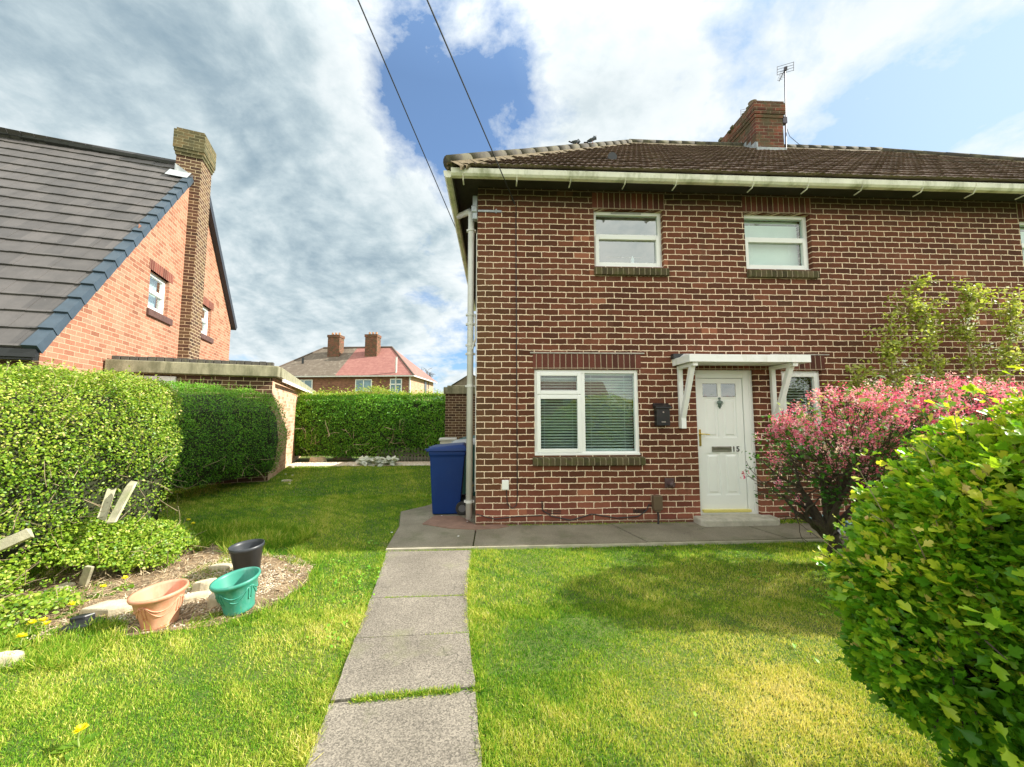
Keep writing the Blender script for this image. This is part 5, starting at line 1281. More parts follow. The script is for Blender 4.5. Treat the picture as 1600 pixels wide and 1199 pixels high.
# rambling ivy-like ground cover spilling from the hedge over the bed
gc = thing('ground_shrub', 'low leafy shrub spilling from the privet hedge over the flower bed', 'shrub')
r_ = np.random.default_rng(31); n_ = 34000
u_ = r_.uniform(0, 1, n_); v_ = r_.beta(1.2, 1.6, n_)
A = np.stack([np.interp(u_, [0, .3, .6, 1], [-4.75, -4.5, -4.1, -3.6]), np.interp(u_, [0, .3, .6, 1], [2.0, 2.8, 3.7, 4.55])], -1)
Bp = np.stack([np.interp(u_, [0, .3, .6, 1], [-3.25, -3.3, -3.2, -3.35]), np.interp(u_, [0, .3, .6, 1], [2.55, 3.2, 3.9, 4.55])], -1)
XY = A + (Bp - A) * v_[:, None]; zt_ = (.46 * (1 - v_) ** 1.2 + .11 + .10 * np.sin(XY[:, 0] * 6) * np.cos(XY[:, 1] * 5)) * (.72 + .28 * np.sin(u_ * 9 + 1)); zt_ = np.maximum(zt_, .03)
P = np.concatenate([XY, (zt_ * (1 - np.minimum(r_.exponential(.16, n_), .9)))[:, None]], 1); kp = vnoise(P, 4.5, 3) > -.18 + .25 * (v_ > .7); P = P[kp]; uu_ = v_[kp]
P += r_.normal(0, .02, P.shape)
V, F, K = scatter(OVAL, P, np.tile([.35, -.25, .8], (len(P), 1)), .030 * r_.uniform(.6, 1.3, len(P)), r=r_, jit=.6); np_mesh('foliage', V, F, M_hedge, gc, tint=np.repeat(np.clip(r_.normal(.62, .18, len(P)) + .06 * vnoise(P, 3, 2), 0, 1), K))
m = MB()
for k in range(230):
    i = r_.integers(len(P)); q = P[i].copy(); q[2] = max(.01, q[2] * .6); d = r_.normal(0, .7, 3) + (.1, -.1, .2); d /= np.linalg.norm(d); L_ = r_.uniform(.10, .32)
    m.tube([q, q + d * L_ * .5 + (0, 0, .02), q + d * L_ + (0, 0, -.02 + r_.uniform(-.02, .04))], [.0032, .0026, .0014], 4, cap=False)
m.build('stems', M_twig, gc, kind='stuff')

# ---- woody shrubs -----------------------------------------------------------
def branch_tree(m, p, d, L, r0, depth, rr, tips, spread=.55, up=.15, nseg=3, minr=.002, shrink=.68, curve=.18, kids=(2, 3), pull=None):
    pts = [p]; rad = [r0]
    for k in range(nseg):
        d = d + rr.normal(0, curve, 3) + np.array([0, 0, up * .3])
        if pull is not None: d = d + pull(pts[-1]) * .3
        d /= np.linalg.norm(d); pts.append(pts[-1] + d * L / nseg); rad.append(max(minr, r0 * (1 - .4 * (k + 1) / nseg)))
    m.tube(pts, rad, 7 if r0 > .015 else 4, cap=False)
    if depth == 0: tips.append((pts[-1], d)); tips.append((pts[-2], d)); return
    for k in range(rr.integers(kids[0], kids[1] + 1)):
        d2 = d + rr.normal(0, spread, 3); d2[2] += up; d2 /= np.linalg.norm(d2)
        branch_tree(m, pts[-1] if k < 2 else pts[-2], d2, L * shrink * rr.uniform(.8, 1.15), rad[-1] * .72, depth - 1, rr, tips, spread, up, nseg, minr, shrink, curve, kids, pull)


# flowering currant
cu = thing('flowering_currant', 'gnarled flowering currant bush covered in pink blossom in front of the door', 'shrub', (0, 0, 0))
rr = np.random.default_rng(77); m = MB(); tips = []
base = np.array([3.62, 3.86, -.02])
for (dx, dy, L_, r0) in ((-.9, -.15, .60, .050), (-.55, .15, .7, .055), (-.35, -.3, .7, .050), (-.15, .1, .78, .058), (.15, -.2, .75, .05), (.35, .1, .75, .05), (.7, -.1, .8, .05), (-1.1, .05, .5, .035), (.5, -.35, .75, .042), (-.6, -.1, .5, .04)):
    b = base + rr.normal(0, .05, 3) * (1, .8, 0)
    mid = b + np.array([-.13 + dx * .06, dy * .05, .36])
    m.tube([b, b + (-.04, 0, .15), mid], [r0 * 1.25, r0 * 1.05, r0], 8, cap=False)
    d = np.array([dx, dy * .8, 1.05]); d /= np.linalg.norm(d)
    branch_tree(m, mid, d, L_ * .62, r0 * .8, 4, rr, tips, .48, .05, 3, .0028, .66, .16)
m.build('branches', M_bark, cu)
T = np.array([t[0] for t in tips])
# flattened, wide crown sampled round the branch tips and along its upper shell
n_ = 1900
cx_ = rr.uniform(2.72, 5.1, n_); ph = rr.uniform(-1, 1, n_)
hgt = np.interp(cx_, [2.7, 2.85, 3.2, 3.8, 4.4, 4.8, 5.15], [1.45, 1.66, 1.78, 1.86, 1.92, 1.86, 1.6]); dpt = np.interp(cx_, [2.7, 3.2, 4.5, 6.1], [.22, .5, .62, .4])
bot = np.interp(cx_, [2.7, 2.9, 3.3, 4.2, 6], [1.25, 1.15, 1.18, 1.1, 1.1])
cy_ = 3.42 + dpt * ph; q = np.sqrt(1 - ph ** 2 * .75)
top = bot + (hgt - bot) * q; fz = rr.beta(2.6, 1.0, n_); cz_ = bot + (top - bot) * fz
C = np.stack([cx_, cy_, cz_], -1) + rr.normal(0, .03, (n_, 3))
tt = T[(T[:, 2] > .7) & (T[:, 0] < 4.9)]; C = np.concatenate([C, tt + rr.normal(0, .03, tt.shape)])
lowl = np.stack([rr.uniform(2.6, 3.1, 60), rr.uniform(3.4, 3.9, 60), rr.uniform(.85, 1.35, 60)], -1); C = np.concatenate([C, lowl])
C = C[(vnoise(C, 3.4, 19) > -.22) | (rr.random(len(C)) < .12)]
pinkish = (rr.random(len(C)) < np.clip(.62 + (C[:, 2] - 1.25) * 1.2 + .35 * vnoise(C, 2.4, 9), .08, .95))
fl = C[pinkish & (rr.random(len(C)) < .75)]; P = np.repeat(fl, 26, 0); P = P + rr.normal(0, 1, P.shape) * (.017, .017, .030)
V, F, K = scatter(DIAM, P, rr.normal(0, 1, P.shape), .024 * rr.uniform(.6, 1.2, len(P)), r=rr); np_mesh('blossom', V, F, M_pink, cu, tint=np.repeat(np.clip(np.repeat(rr.normal(.5, .22, len(fl)), 26) + rr.normal(0, .15, len(P)), 0, 1), K))
lf = C; P = np.repeat(lf, 3, 0) + rr.normal(0, .055, (len(lf) * 3, 3)); P[:, 2] -= .04
low_t = np.clip(.35 + (P[:, 2] - 1.2) * .45 + .25 * vnoise(P, 2, 4) + rr.normal(0, .14, len(P)), 0, 1)
V, F, K = scatter(LOBE, P, np.tile([0, 0, 1.], (len(P), 1)), .050 * rr.uniform(.6, 1.2, len(P)), r=rr, jit=.7); np_mesh('leaves', V, F, M_ribl, cu, tint=np.repeat(low_t, K))
gl = np.stack([rr.uniform(3.7, 5.6, 900), rr.uniform(3.2, 4.0, 900), rr.uniform(.25, 1.5, 900)], -1); V, F, K = scatter(LOBE, gl, np.tile([-.4, -.5, .6], (900, 1)), .065 * rr.uniform(.6, 1.2, 900), r=rr, jit=.5); np_mesh('lower_leaves', V, F, M_ribl, cu, tint=np.repeat(np.clip(rr.normal(.38, .15, 900), 0, 1), K))
m = MB()
for k in range(900):
    c = C[rr.integers(len(C))]; dd = c - (base + (0, -.1, .75)); dd /= np.linalg.norm(dd); L_ = rr.uniform(.12, .4); q0 = c - dd * L_ + rr.normal(0, .03, 3); m.tube([q0, (q0 + c) / 2 + rr.normal(0, .02, 3), c], [.004, .003, .0015], 4, cap=False)
m.build('twigs', M_bark, cu, kind='stuff')

# big lobed-leaf bush on the right, close to the camera
hb_ = thing('hawthorn_bush', 'large glossy green lobed-leaf bush filling the right edge, closest to the camera', 'shrub')
rr = np.random.default_rng(91)
BL = [((2.58, 1.44, .92), (1.00, .40, .74)), ((2.02, 1.50, .80), (.50, .34, .46)), ((3.2, 1.30, 1.16), (1.25, .42, .90)), ((2.34, 1.17, .55), (.64, .36, .60)), ((4.3, 3.0, .62), (.95, .45, .5)), ((2.52, .97, 1.06), (1.0, .34, .86)), ((2.30, 1.30, .34), (.60, .34, .46))]
BL = [((c[0] * .93, c[1] * .93 - .07, 1.57 + (c[2] - 1.57) * .93), tuple(q * .93 for q in r)) if c[1] < 2 else (c, r) for c, r in BL]
def inside(P, s=1.):
    k = np.zeros(len(P), bool)
    for c, r in BL: k |= (((P - np.array(c)) / (np.array(r) * s)) ** 2).sum(1) < 1
    return k
Ps = []; Ns = []
for (c, r), w in zip(BL, (11000, 4500, 7000, 4500, 3000, 6500, 3200)):
    d = rr.normal(0, 1, (w, 3)); d /= np.linalg.norm(d, axis=1)[:, None]; s = 1 - rr.exponential(.06, w); P = np.array(c) + d * np.array(r) * s[:, None]; P += d * (.13 * vnoise(P, 3.6, 12) + .06 * vnoise(P, 12, 13) + np.where((rr.random(len(P)) < .06) & (P[:, 2] > .7), np.minimum(rr.exponential(.08, len(P)), .16), 0))[:, None]
    n = d / np.array(r); n /= np.linalg.norm(n, axis=1)[:, None]; k = (P[:, 2] > .02); Ps.append(P[k]); Ns.append(n[k])
P = np.concatenate(Ps); N = np.concatenate(Ns); k = ~inside(P, .86) & (vnoise(P, 6, 15) > -.42); P = P[k]; N = N[k]
# sprigs: a rosette of leaves pointing outwards from every shoot tip
k_ = 7; n_ = len(P); PP = np.repeat(P, k_, 0); NN = np.repeat(N, k_, 0); al = NN * .6 + rr.normal(0, .7, NN.shape) + np.array([-.1, 0, .4]); PP = PP + rr.normal(0, .014, PP.shape)
nn = np.cross(al, rr.normal(0, 1, al.shape)); nn /= np.linalg.norm(nn, axis=1)[:, None]; nn = nn * np.sign(nn[:, 2:3] + .25) + np.array([0, -.15, .5])
sh = np.repeat(rr.random(n_), k_)
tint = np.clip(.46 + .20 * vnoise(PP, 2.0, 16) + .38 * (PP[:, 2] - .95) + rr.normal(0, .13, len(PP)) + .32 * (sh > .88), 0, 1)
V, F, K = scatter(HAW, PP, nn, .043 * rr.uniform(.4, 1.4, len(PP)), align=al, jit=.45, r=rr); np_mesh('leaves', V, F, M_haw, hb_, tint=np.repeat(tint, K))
m = MB()
for k in range(1500):
    i = rr.integers(len(P)); q = P[i] + N[i] * .02; L_ = rr.uniform(.08, .35); m.tube([q - N[i] * L_ + rr.normal(0, .04, 3), q - N[i] * L_ * .5 + rr.normal(0, .015, 3), q], [.005, .0035, .0018], 4, cap=False)
m.build('branches', M_bark, hb_)
m = MB()
for c, r in BL[:6]:
    b = len(m.v); nn_ = 10
    for i in range(nn_):
        for j in range(14):
            a = math.pi * (i + .5) / nn_; f = 2 * math.pi * j / 14; s = .74 * random.uniform(.86, 1.05); m.v.append((c[0] + r[0] * s * math.sin(a) * math.cos(f), c[1] + r[1] * s * math.sin(a) * math.sin(f), max(.0, c[2] + r[2] * s * math.cos(a))))
    for i in range(nn_ - 1):
        for j in range(14): j2 = (j + 1) % 14; m.f.append((b + i * 14 + j, b + (i + 1) * 14 + j, b + (i + 1) * 14 + j2, b + i * 14 + j2)); m.mi.append(0)
m.build('shade_core', M_core, hb_)  # solid lumps coloured as the shade inside the bush

# long shoots breaking the outline of the shrub and of the near hedge
def shoots(P0, N0, n, L0, L1, leafsize, tmpl, mat, parent, rr, up=.9, t0=.75):
    m = MB(); LP = []; LA = []
    for k in range(n):
        i = rr.integers(len(P0)); d = N0[i] * .6 + rr.normal(0, .25, 3) + (0, 0, up); d /= np.linalg.norm(d); L_ = rr.uniform(L0, L1); q = P0[i] - d * .05; b = rr.normal(0, .12, 3)
        pts = [q + d * L_ * s + b * L_ * s * s for s in (0, .35, .7, 1)]; m.tube(pts, [.0032, .0026, .002, .001], 4, cap=False)
        for s in np.linspace(.12, 1, 11):
            LP.append(q + d * L_ * s + b * L_ * s * s); LA.append(d * .6 + rr.normal(0, .7, 3))
    m.build('shoot_stems', M_twig, parent, kind='stuff'); LP = np.array(LP); LA = np.array(LA)
    V, F, K = scatter(tmpl, LP, np.cross(LA, rr.normal(0, 1, LA.shape)) + (0, 0, .3), leafsize * rr.uniform(.5, 1.15, len(LP)), align=LA, jit=.2, r=rr)
    np_mesh('shoot_leaves', V, F, mat, parent, tint=np.repeat(np.clip(rr.normal(t0, .14, len(LP)), 0, 1), K))
kk = (P[:, 2] > .75) & ((N[:, 2] > .1) | (N[:, 0] < -.3)); shoots(P[kk], N[kk], 170, .08, .24, .042, HAW, M_haw, hb_, rr, .7, .8)
Pq, Nq = s1(4000, rr); kk = (Pq[:, 2] > 1.0) & (Nq[:, 2] > -.1); shoots(Pq[kk], Nq[kk], 420, .05, .16, .026, OVAL, M_hedge, h1, rr, .9, .72)
Pq, Nq = s2(4000, rr); kk = (Pq[:, 2] > 1.2) & (Nq[:, 2] > -.1); shoots(Pq[kk], Nq[kk], 260, .05, .18, .026, OVAL, M_hedge2, h2, rr, .9, .7)

# slender young tree with white blossom against the wall
yt = thing('young_tree', 'slender young tree with yellow green leaves and white blossom against the wall', 'tree')
rr = np.random.default_rng(55); m = MB(); lp = []
for (x0, y0, pts) in ((5.75, 4.7, [(.0, .0, 0), (.05, 0, .9), (.12, -.02, 1.8), (.05, .0, 2.6), (-.02, .02, 3.35)]), (5.75, 4.7, [(.0, .0, 0), (.3, 0, 1.0), (.62, -.05, 1.9), (.60, .0, 2.6), (.75, .0, 3.28)]),
                      (5.75, 4.7, [(0, 0, 0), (-.3, 0, 1.0), (-.45, 0, 1.7), (-.5, 0, 2.2), (-.42, .02, 2.85)]), (6.6, 4.6, [(0, 0, 0), (.05, 0, 1.2), (.15, 0, 2.1), (.3, 0, 2.95)]), (6.9, 4.5, [(0, 0, 0), (.2, 0, 1.2), (.45, 0, 2.1), (.6, 0, 2.7)]),
                      (5.75, 4.7, [(0, 0, 0), (-.5, 0, 1.0), (-.85, 0, 1.6), (-1.0, 0, 2.05)])):
    pp = [np.array([x0, y0, 0]) + np.array(p) for p in pts]; m.tube(pp, [.028, .022, .016, .011, .006][:len(pp)], 7)
    for k in range(34):
        t = rr.uniform(.45, 1.0) * (len(pp) - 1); i = min(int(t), len(pp) - 2); q = pp[i] + (pp[i + 1] - pp[i]) * (t - i); d = rr.normal(0, 1, 3) * (1, .6, .25) + (0, 0, .55); d /= np.linalg.norm(d); L_ = rr.uniform(.12, .42) * (1.25 - .5 * t / len(pp)); e = q + d * L_
        m.tube([q, q + d * L_ * .5 + (0, 0, .02), e], [.006, .004, .002], 4, cap=False)
        for s in np.linspace(.15, 1, 6): lp.append(q + d * L_ * s)
    for s in np.linspace(0, 1, 8): lp.append(pp[-2] + (pp[-1] - pp[-2]) * s)
m.build('trunk', M_twig, yt)
lp = np.array(lp); P = np.repeat(lp, 7, 0) + rr.normal(0, .04, (len(lp) * 7, 3)); V, F, K = scatter(OVAL, P, np.tile([0, -.2, .8], (len(P), 1)), .048 * rr.uniform(.6, 1.2, len(P)), r=rr, jit=.7)
np_mesh('crown', V, F, M_young, yt, tint=np.repeat(np.clip(rr.normal(.68, .2, len(P)), 0, 1), K))
cl = np.array([(6.28, 4.6, 2.78), (6.95, 4.55, 2.72), (7.0, 4.5, 2.85), (6.75, 4.5, 2.55), (6.5, 4.6, 2.42), (5.6, 4.65, 2.05), (5.0, 4.65, 1.98), (5.3, 4.6, 2.2), (7.1, 4.5, 2.4), (5.05, 4.6, 1.72)]); P = np.repeat(cl, 34, 0) + rr.normal(0, .05, (len(cl) * 34, 3))
V, F, K = scatter(DIAM, P, rr.normal(0, 1, P.shape) + (0, -.6, .5), .034, r=rr, jit=.4); np_mesh('blossom', V, F, M_blossom, yt, tint=np.repeat(rr.random(len(P)), K))
# bare tree far beyond the red-roofed house
bt = thing('bare_tree', 'leafless tree beyond the red roofed house', 'tree'); m = MB(); tips = []; rr = np.random.default_rng(8)
m.tube([(-9.0, 48, 0), (-9.0, 48, 2.4)], [.22, .16], 7); branch_tree(m, np.array([-9.0, 48, 2.4]), np.array([0., 0, 1]), 1.9, .14, 5, rr, tips, .5, .12, 2, .018, .74); m.build('trunk', M_bark, bt)

# ------------------------------------------------------------------ small flowers
def tpl(mat_l, mat_f, name, label, cat, P, s, seed, head='disc', group=None):
    t = thing(name, label, cat, tuple(P), random.uniform(0, 6), group); r = np.random.default_rng(seed)
    m = MB(); m.tube([(0, 0, 0), (.006 * s, 0, .03 * s), (.0, .004, .06 * s)], [.003 * s, .0025 * s, .002 * s], 6); m.build('stem', M_young_s, t)
    n = 46; a = r.uniform(0, 6.28, n); q = r.uniform(0, 1, n); D = np.stack([np.cos(a) * .9, np.sin(a) * .9, .25 + 1.2 * (1 - q)], -1); PP = np.tile([0, 0, .06 * s], (n, 1)); N = np.cross(np.cross(D, [0, 0, 1.]), D)
    V, F, K = scatter(DIAM, PP, N, .026 * s * r.uniform(.8, 1.1, n), align=D, jit=.1, r=r); np_mesh('flower', V, F, mat_f, t, tint=np.repeat(r.random(n), K))
    n = 9; a = r.uniform(0, 6.28, n); D = np.stack([np.cos(a), np.sin(a), r.uniform(.15, .7, n)], -1); V, F, K = scatter(DIAM, np.zeros((n, 3)), np.tile([0, 0, 1.], (n, 1)), .11 * s * r.uniform(.6, 1, n), align=D, jit=.1, r=r); np_mesh('leaf_rosette', V, F, mat_l, t, tint=np.repeat(np.clip(r.normal(.4, .1, n), 0, 1), K))
M_young_s = plain('pale_green_stem', (.28, .36, .10), .6, .1)
dl = [(48, 990, 'biggest of the dandelions at the left edge of the bed'), (71, 992, 'dandelion just right of the biggest one'), (66, 986, 'dandelion half hidden behind the pair at left'), (32, 1012, 'dandelion lowest down near the left picture edge'), (110, 960, 'dandelion just above the black tray'), (160, 930, 'dandelion behind the flat stone slab'), (194, 916, 'dandelion between flat slab and terracotta pot'), (191, 888, 'dandelion by the hedge side of the bed'), (123, 1166, 'lone dandelion in the open lawn at the bottom left'), (294, 822, 'left one of the far dandelions by the hedge foot'), (301, 828, 'right one of the far dandelions by the hedge foot'), (291, 838, 'lowest of the far dandelions by the hedge foot')]
for i, (x, y, l) in enumerate(dl): tpl(M_hedge, M_yellow, 'dandelion', 'yellow ' + l, 'flower', atG(x, y, 0.01), 1.15 if i < 9 else 1.3, 200 + i, group='dandelions')
for i, (x, y, l) in enumerate([(441, 757, 'daisy nearest the far hedge'), (452, 762, 'daisy in front of the white stone'), (457, 748, 'daisy behind the small white stone'), (446, 746, 'daisy closest to the garage wall')]): tpl(M_hedge, M_blossom, 'daisy', 'tiny white ' + l, 'flower', atG(x, y, 0.01), 1.2, 240 + i, group='daisies by the far hedge')
sv = thing('silver_plant', 'silvery white leafed plant in the rear border', 'plant', (-3.65, 11.75, 0)); r_ = np.random.default_rng(5)
n_ = 240; a = r_.uniform(0, 6.28, n_); D = np.stack([np.cos(a), np.sin(a), r_.uniform(.3, 1.6, n_)], -1); P = np.stack([r_.choice([-.28, .0, .38], n_) * 1.2 + r_.normal(0, .08, n_), r_.normal(0, .08, n_), r_.uniform(.02, .2, n_)], -1); V, F, K = scatter(OVAL, P, np.tile([0, -.3, 1.], (n_, 1)), .26 * r_.uniform(.4, 1, n_), align=D, jit=.3, r=r_); np_mesh('leaves', V, F, M_silver, sv, tint=np.repeat(r_.random(n_), K))
m = MB(); m.tube([(-.28, 0, 0), (-.28, 0, .15)], .012, 6); m.tube([(.38, 0, 0), (.38, 0, .15)], .012, 6); m.build('stem', M_young_s, sv)

# ------------------------------------------------------------------ litter, gravel, grass: uncountable stuff
def poly_in(P, poly):
    x, y = P[:, 0], P[:, 1]; ins = np.zeros(len(P), bool); j = len(poly) - 1
    for i in range(len(poly)):
        xi, yi = poly[i]; xj, yj = poly[j]; c = ((yi > y) != (yj > y)) & (x < (xj - xi) * (y - yi) / (yj - yi + 1e-12) + xi); ins ^= c; j = i
    return ins
def near_poly(P, poly, w):
    best = np.full(len(P), 9.)
    for a, b in zip(poly, poly[1:] + poly[:1]):
        a = np.array(a); b = np.array(b); d = b - a; t = np.clip(((P[:, :2] - a) @ d) / (d @ d), 0, 1); best = np.minimum(best, np.linalg.norm(P[:, :2] - a - t[:, None] * d, axis=1))
    return best < w
ICO = (np.array([[0, 0, .8], [.9, 0, 0], [.3, .8, 0], [-.75, .5, 0], [-.7, -.55, 0], [.35, -.85, 0], [0, 0, -.6]]), np.array([[0, 1, 2], [0, 2, 3], [0, 3, 4], [0, 4, 5], [0, 5, 1]]))
BLADE_LIT = (np.array([[-.04, 0, 0], [.04, 0, 0], [.03, .5, .06], [-.03, .5, .06], [0, 1, 0]]), np.array([[0, 1, 2], [0, 2, 3], [3, 2, 4]]))
r_ = np.random.default_rng(61)
def bed_points(n, x0, x1, y0, y1, poly):
    P = np.stack([r_.uniform(x0, x1, n), r_.uniform(y0, y1, n), np.zeros(n)], -1); return P[poly_in(P, poly)]
P = bed_points(30000, -4.5, -1.7, 2.8, 5.6, BED); k = (vnoise(P, 2.2, 41) + np.clip((P[:, 0] + 3.1) * .8, -1, .9)) > .0; P = P[k]; P = P[~near_poly(P, BED, .22) | (r_.random(len(P)) < .25)]; P = P[(vnoise(P, 3.3, 43) > -.15) | (r_.random(len(P)) < .2)]; P[:, 2] = .012
V, F, K = scatter(ICO, P, np.tile([0, 0, 1.], (len(P), 1)), .008 * r_.uniform(.5, 1.5, len(P)), r=r_, jit=.3); np_mesh('gravel', V, F, M_pebble, None, tint=np.repeat(r_.random(len(P)), K), kind='stuff', label='pale gravel chips scattered over the flower bed')
P = bed_points(16000, -4.5, -1.7, 2.8, 5.6, BED); P[:, 2] = .012 + r_.uniform(0, .02, len(P)); D = r_.normal(0, 1, P.shape) * (1, 1, .15)
V, F, K = scatter(BLADE_LIT, P, np.tile([0, 0, 1.], (len(P), 1)), .07 * r_.uniform(.3, 1.3, len(P)), align=D, r=r_, jit=.3); np_mesh('dead_stalks', V, F, M_straw, None, tint=np.repeat(r_.random(len(P)), K), kind='stuff', label='dry brown stalks and mulch over the flower bed')
P = np.stack([r_.uniform(-6.3, -1.8, 6000), r_.uniform(11.6, 12.4, 6000), np.full(6000, .015)], -1); V, F, K = scatter(ICO, P, np.tile([0, 0, 1.], (6000, 1)), .025 * r_.uniform(.5, 1.5, 6000), r=r_, jit=.3); np_mesh('white_gravel', V, F, M_pebble, None, tint=np.repeat(r_.uniform(.5, 1, 6000), K), kind='stuff', label='pale stones along the rear border')

PLx = np.array(PL)[::-1]; PRx = np.array(PR)[::-1]
def lawn_ok(P):
    xl = np.interp(P[:, 1], PLx[:, 1], PLx[:, 0]); xr = np.interp(P[:, 1], PRx[:, 1], PRx[:, 0])
    fr = P[:, 1] < 4.48
    onpath = fr & (P[:, 0] > xl + .012) & (P[:, 0] < xr - .012)
    pave = (P[:, 1] > 4.47 + .02 * (P[:, 0] + 1.2)) & (P[:, 0] > np.interp(P[:, 1], [4.4, 5.36, 6.1, 6.5, 7.6, 12], [-1.25, -1.33, -1.49, -1.12, -.92, -.92])) & (P[:, 0] < 4.47)
    inbed = poly_in(P, BED) & (vnoise(P * (1, 1, 0), 5, 50) < np.where(near_poly(P, BED, .20), .02, .40))
    house_ = (P[:, 1] > 5.27) & (P[:, 0] > -.9)
    return ~(onpath | pave | inbed | house_) & ~((P[:, 1] > 11.6 + .25 * vnoise(P * (1, 1, 0), 2, 51)))
GB = (np.array([[-.5, 0, 0], [.5, 0, 0], [.38, .45, 0], [-.38, .45, 0], [.18, .8, 0], [0, 1, 0]]), np.array([[0, 1, 2], [0, 2, 3], [3, 2, 4], [3, 4, 5]]))
r_ = np.random.default_rng(71)
allV = []; allF = []; allT = []; off = 0
def grow(n, x0, x1, y0, y1, hgt, wid, acc=None, tintadd=0., lean=.45):
    global off
    P = np.stack([r_.uniform(x0, x1, n), r_.uniform(y0, y1, n), np.zeros(n)], -1)
    # only what the camera, or one a step aside, can see
    k = lawn_ok(P) & (np.abs(P[:, 0] - P[:, 1] * .045) < 1.52 * (P[:, 1] + .35) + .4)
    if acc is not None: k &= acc(P)
    P = P[k]; n = len(P); Q = P * (1, 1, 0)
    dist = np.hypot(P[:, 0], P[:, 1])
    tuft = vnoise(Q, 4.5, 60); patch = vnoise(Q, 1.1, 61); fine = vnoise(Q, 13, 62)
    dry = .95 * np.exp(-((P[:, 0] - 1.25) / .95) ** 2 - ((P[:, 1] - 2.1) / .55) ** 2) + .55 * np.exp(-((P[:, 0] - 2.3) / .8) ** 2 - ((P[:, 1] - 2.75) / .3) ** 2) + .5 * np.exp(-((P[:, 0] - 2.6) / .9) ** 2 - ((P[:, 1] - 3.5) / .28) ** 2) \
        + .42 * np.exp(-((P[:, 0] + 1.9) / 1.2) ** 2 - ((P[:, 1] - 2.1) / .7) ** 2) - .18 * np.exp(-((P[:, 0] - .35) / .4) ** 2 - ((P[:, 1] - 2.6) / .9) ** 2)
    t = .41 + .17 * patch + .17 * tuft + .15 * fine + .42 * dry + r_.normal(0, .17, n) + tintadd - .01 * (P[:, 1] > 4.8)
    h = hgt * (1 + .45 * tuft + .3 * fine) * r_.uniform(.55, 1.3, n) * (1 - .35 * np.clip(dry, 0, 1)); wq = wid * r_.uniform(.7, 1.3, n)
    D = r_.normal(0, lean, (n, 3)); D[:, 2] = 1; D[:, :2] += .25 * np.stack([vnoise(Q, 9, 63), vnoise(Q, 9, 64)], -1); D /= np.linalg.norm(D, axis=1)[:, None]
    A = r_.normal(0, 1, (n, 3)); B = np.cross(D, A); B /= np.linalg.norm(B, axis=1)[:, None]; C_ = np.cross(B, D)
    TV, TF = GB; bend = (TV[:, 1] ** 2) * .35
    V = P[:, None] + wq[:, None, None] * TV[None, :, 0, None] * B[:, None] + h[:, None, None] * (TV[None, :, 1, None] * D[:, None] + bend[None, :, None] * C_[:, None] * .9)
    V[..., 2] = np.maximum(V[..., 2], 0) - .002
    F = TF[None] + (np.arange(n) * 6)[:, None, None] + off
    allV.append(V.reshape(-1, 3).astype(np.float32)); allF.append(F.reshape(-1, 3)); allT.append(np.repeat(np.clip(t, 0, 1), 6)); off += n * 6
grow(150000, -4.2, 3.6, 1.2, 2.4, .026, .0036)
grow(230000, -4.2, 3.8, 1.4, 3.2, .027, .0040)
grow(170000, -5.5, 5.2, 3.0, 4.6, .029, .0052)
grow(120000, -6.5, -1, 4.5, 7.5, .030, .006)
grow(90000, -8, 0, 7.2, 12.2, .040, .009)
grow(9000, 4.3, 9, 4.2, 5.3, .07, .007)
# longer uncut fringes: beside the bed, the path, the wall foot and the hedge
grow(40000, -5, -1.5, 2.6, 5.4, .085, .0045, lambda P: near_poly(P, BED, .12) & (r_.random(len(P)) < .5 + .8 * vnoise(P * (1, 1, 0), 4, 66)), -.05)
grow(26000, -4.2, -2.2, 4.4, 5.9, .12, .006, lambda P: ((P[:, 0] + 3.2) / .9) ** 2 + ((P[:, 1] - 4.95) / .5) ** 2 < 1, -.02)
grow(9000, -3.6, -2.6, 2.55, 3.05, .07, .004, lambda P: vnoise(P * (1, 1, 0), 5, 69) > -.1, -.08)
grow(60000, -1.4, .2, 1.3, 4.5, .045, .004, lambda P: (np.abs(P[:, 0] - np.interp(P[:, 1], PLx[:, 1], PLx[:, 0])) < .07) | (np.abs(P[:, 0] - np.interp(P[:, 1], PRx[:, 1], PRx[:, 0])) < .07), .02, .9)
np_mesh('grass', np.concatenate(allV), np.concatenate(allF), M_grass, None, tint=np.concatenate(allT), kind='stuff', label='mown lawn grass with dry yellow patches either side of the path')
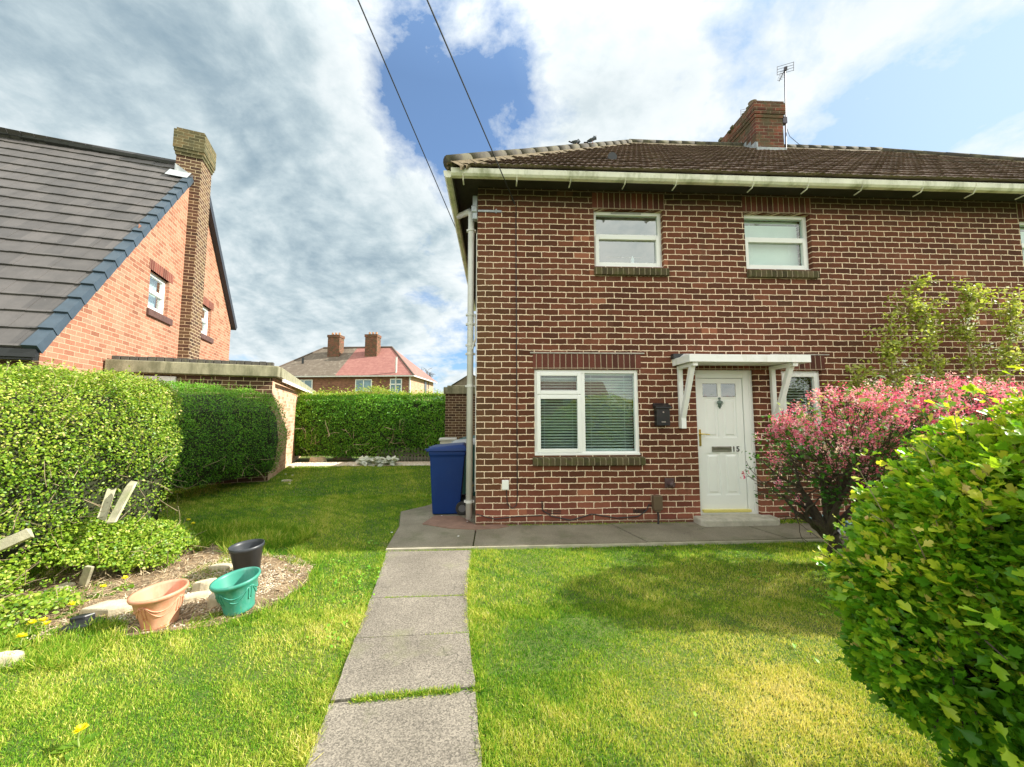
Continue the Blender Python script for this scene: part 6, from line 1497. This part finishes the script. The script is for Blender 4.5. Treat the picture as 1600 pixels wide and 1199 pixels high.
# moss and grass in the joints between slabs and along the wall foot
def joint_tufts():
    Vv = []; Ff = []; Tt = []; o = 0
    segs = [((-.87, 2.20), (-.075, 2.27), 5200, .022, .03), ((-1.0, 2.78), (-.6, 2.79), 500, .01, .014), ((-.55, 2.79), (-.18, 2.81), 1300, .014, .018), ((-1.03, 3.36), (-.25, 3.37), 2600, .014, .016), ((-1.235, 4.47), (-.26, 4.47), 3200, .02, .022), ((-.2, 5.27), (2.7, 5.26), 2400, .03, .022), ((3.95, 5.2), (4.5, 5.2), 1600, .06, .05)]
    for (a, b, n, w, h) in segs:
        t = r_.random(n); keep = vnoise(np.stack([t * 7, t * 0, t * 0 + a[0]], -1), 1.6, 81) > -.25; t = t[keep]; n = len(t)
        P = np.array([*a, .012 if a[1] < 4.48 else .045]) + t[:, None] * (np.array([*b, 0]) - np.array([*a, 0])) * (1, 1, 1)
        P = np.stack([a[0] + (b[0] - a[0]) * t + r_.normal(0, w * .5, n), a[1] + (b[1] - a[1]) * t + r_.normal(0, w * .5, n), np.full(n, .008 if a[1] < 4.48 else .044)], -1)
        D = r_.normal(0, .8, (n, 3)); D[:, 2] = 1
        V, F, K = scatter((GB[0] * (.16, 1, 1), GB[1]), P, r_.normal(0, 1, (n, 3)), h * r_.uniform(.4, 1.3, n), align=D, jit=.1, r=r_)
        Vv.append(V); Ff.append(F + o); Tt.append(np.repeat(np.clip(r_.normal(.45, .2, n), 0, 1), K)); o += len(V)
    np_mesh('joint_moss', np.concatenate(Vv), np.concatenate(Ff), M_grass, None, tint=np.concatenate(Tt), kind='stuff', label='moss and grass tufts in the paving joints and wall foot')
joint_tufts()
# broad-leaved weeds growing flat in the turf
n_ = 26000; P = np.stack([r_.uniform(-5, 4.2, n_), r_.uniform(1.3, 7.5, n_), np.full(n_, .012)], -1); q_ = P * (1, 1, 0)
P = P[lawn_ok(P) & (vnoise(q_, 2.6, 91) + .5 * vnoise(q_, 11, 92) > .62)]; P[:, 2] += r_.uniform(0, .018, len(P))
V, F, K = scatter(OVAL, P, np.tile([0, 0, 1.], (len(P), 1)), .028 * r_.uniform(.5, 1.5, len(P)), jit=.35, r=r_); np_mesh('lawn_weeds', V, F, M_hedge2, None, tint=np.repeat(np.clip(r_.normal(.75, .2, len(P)), 0, 1), K), kind='stuff', label='broad leaved weeds scattered through the lawn')
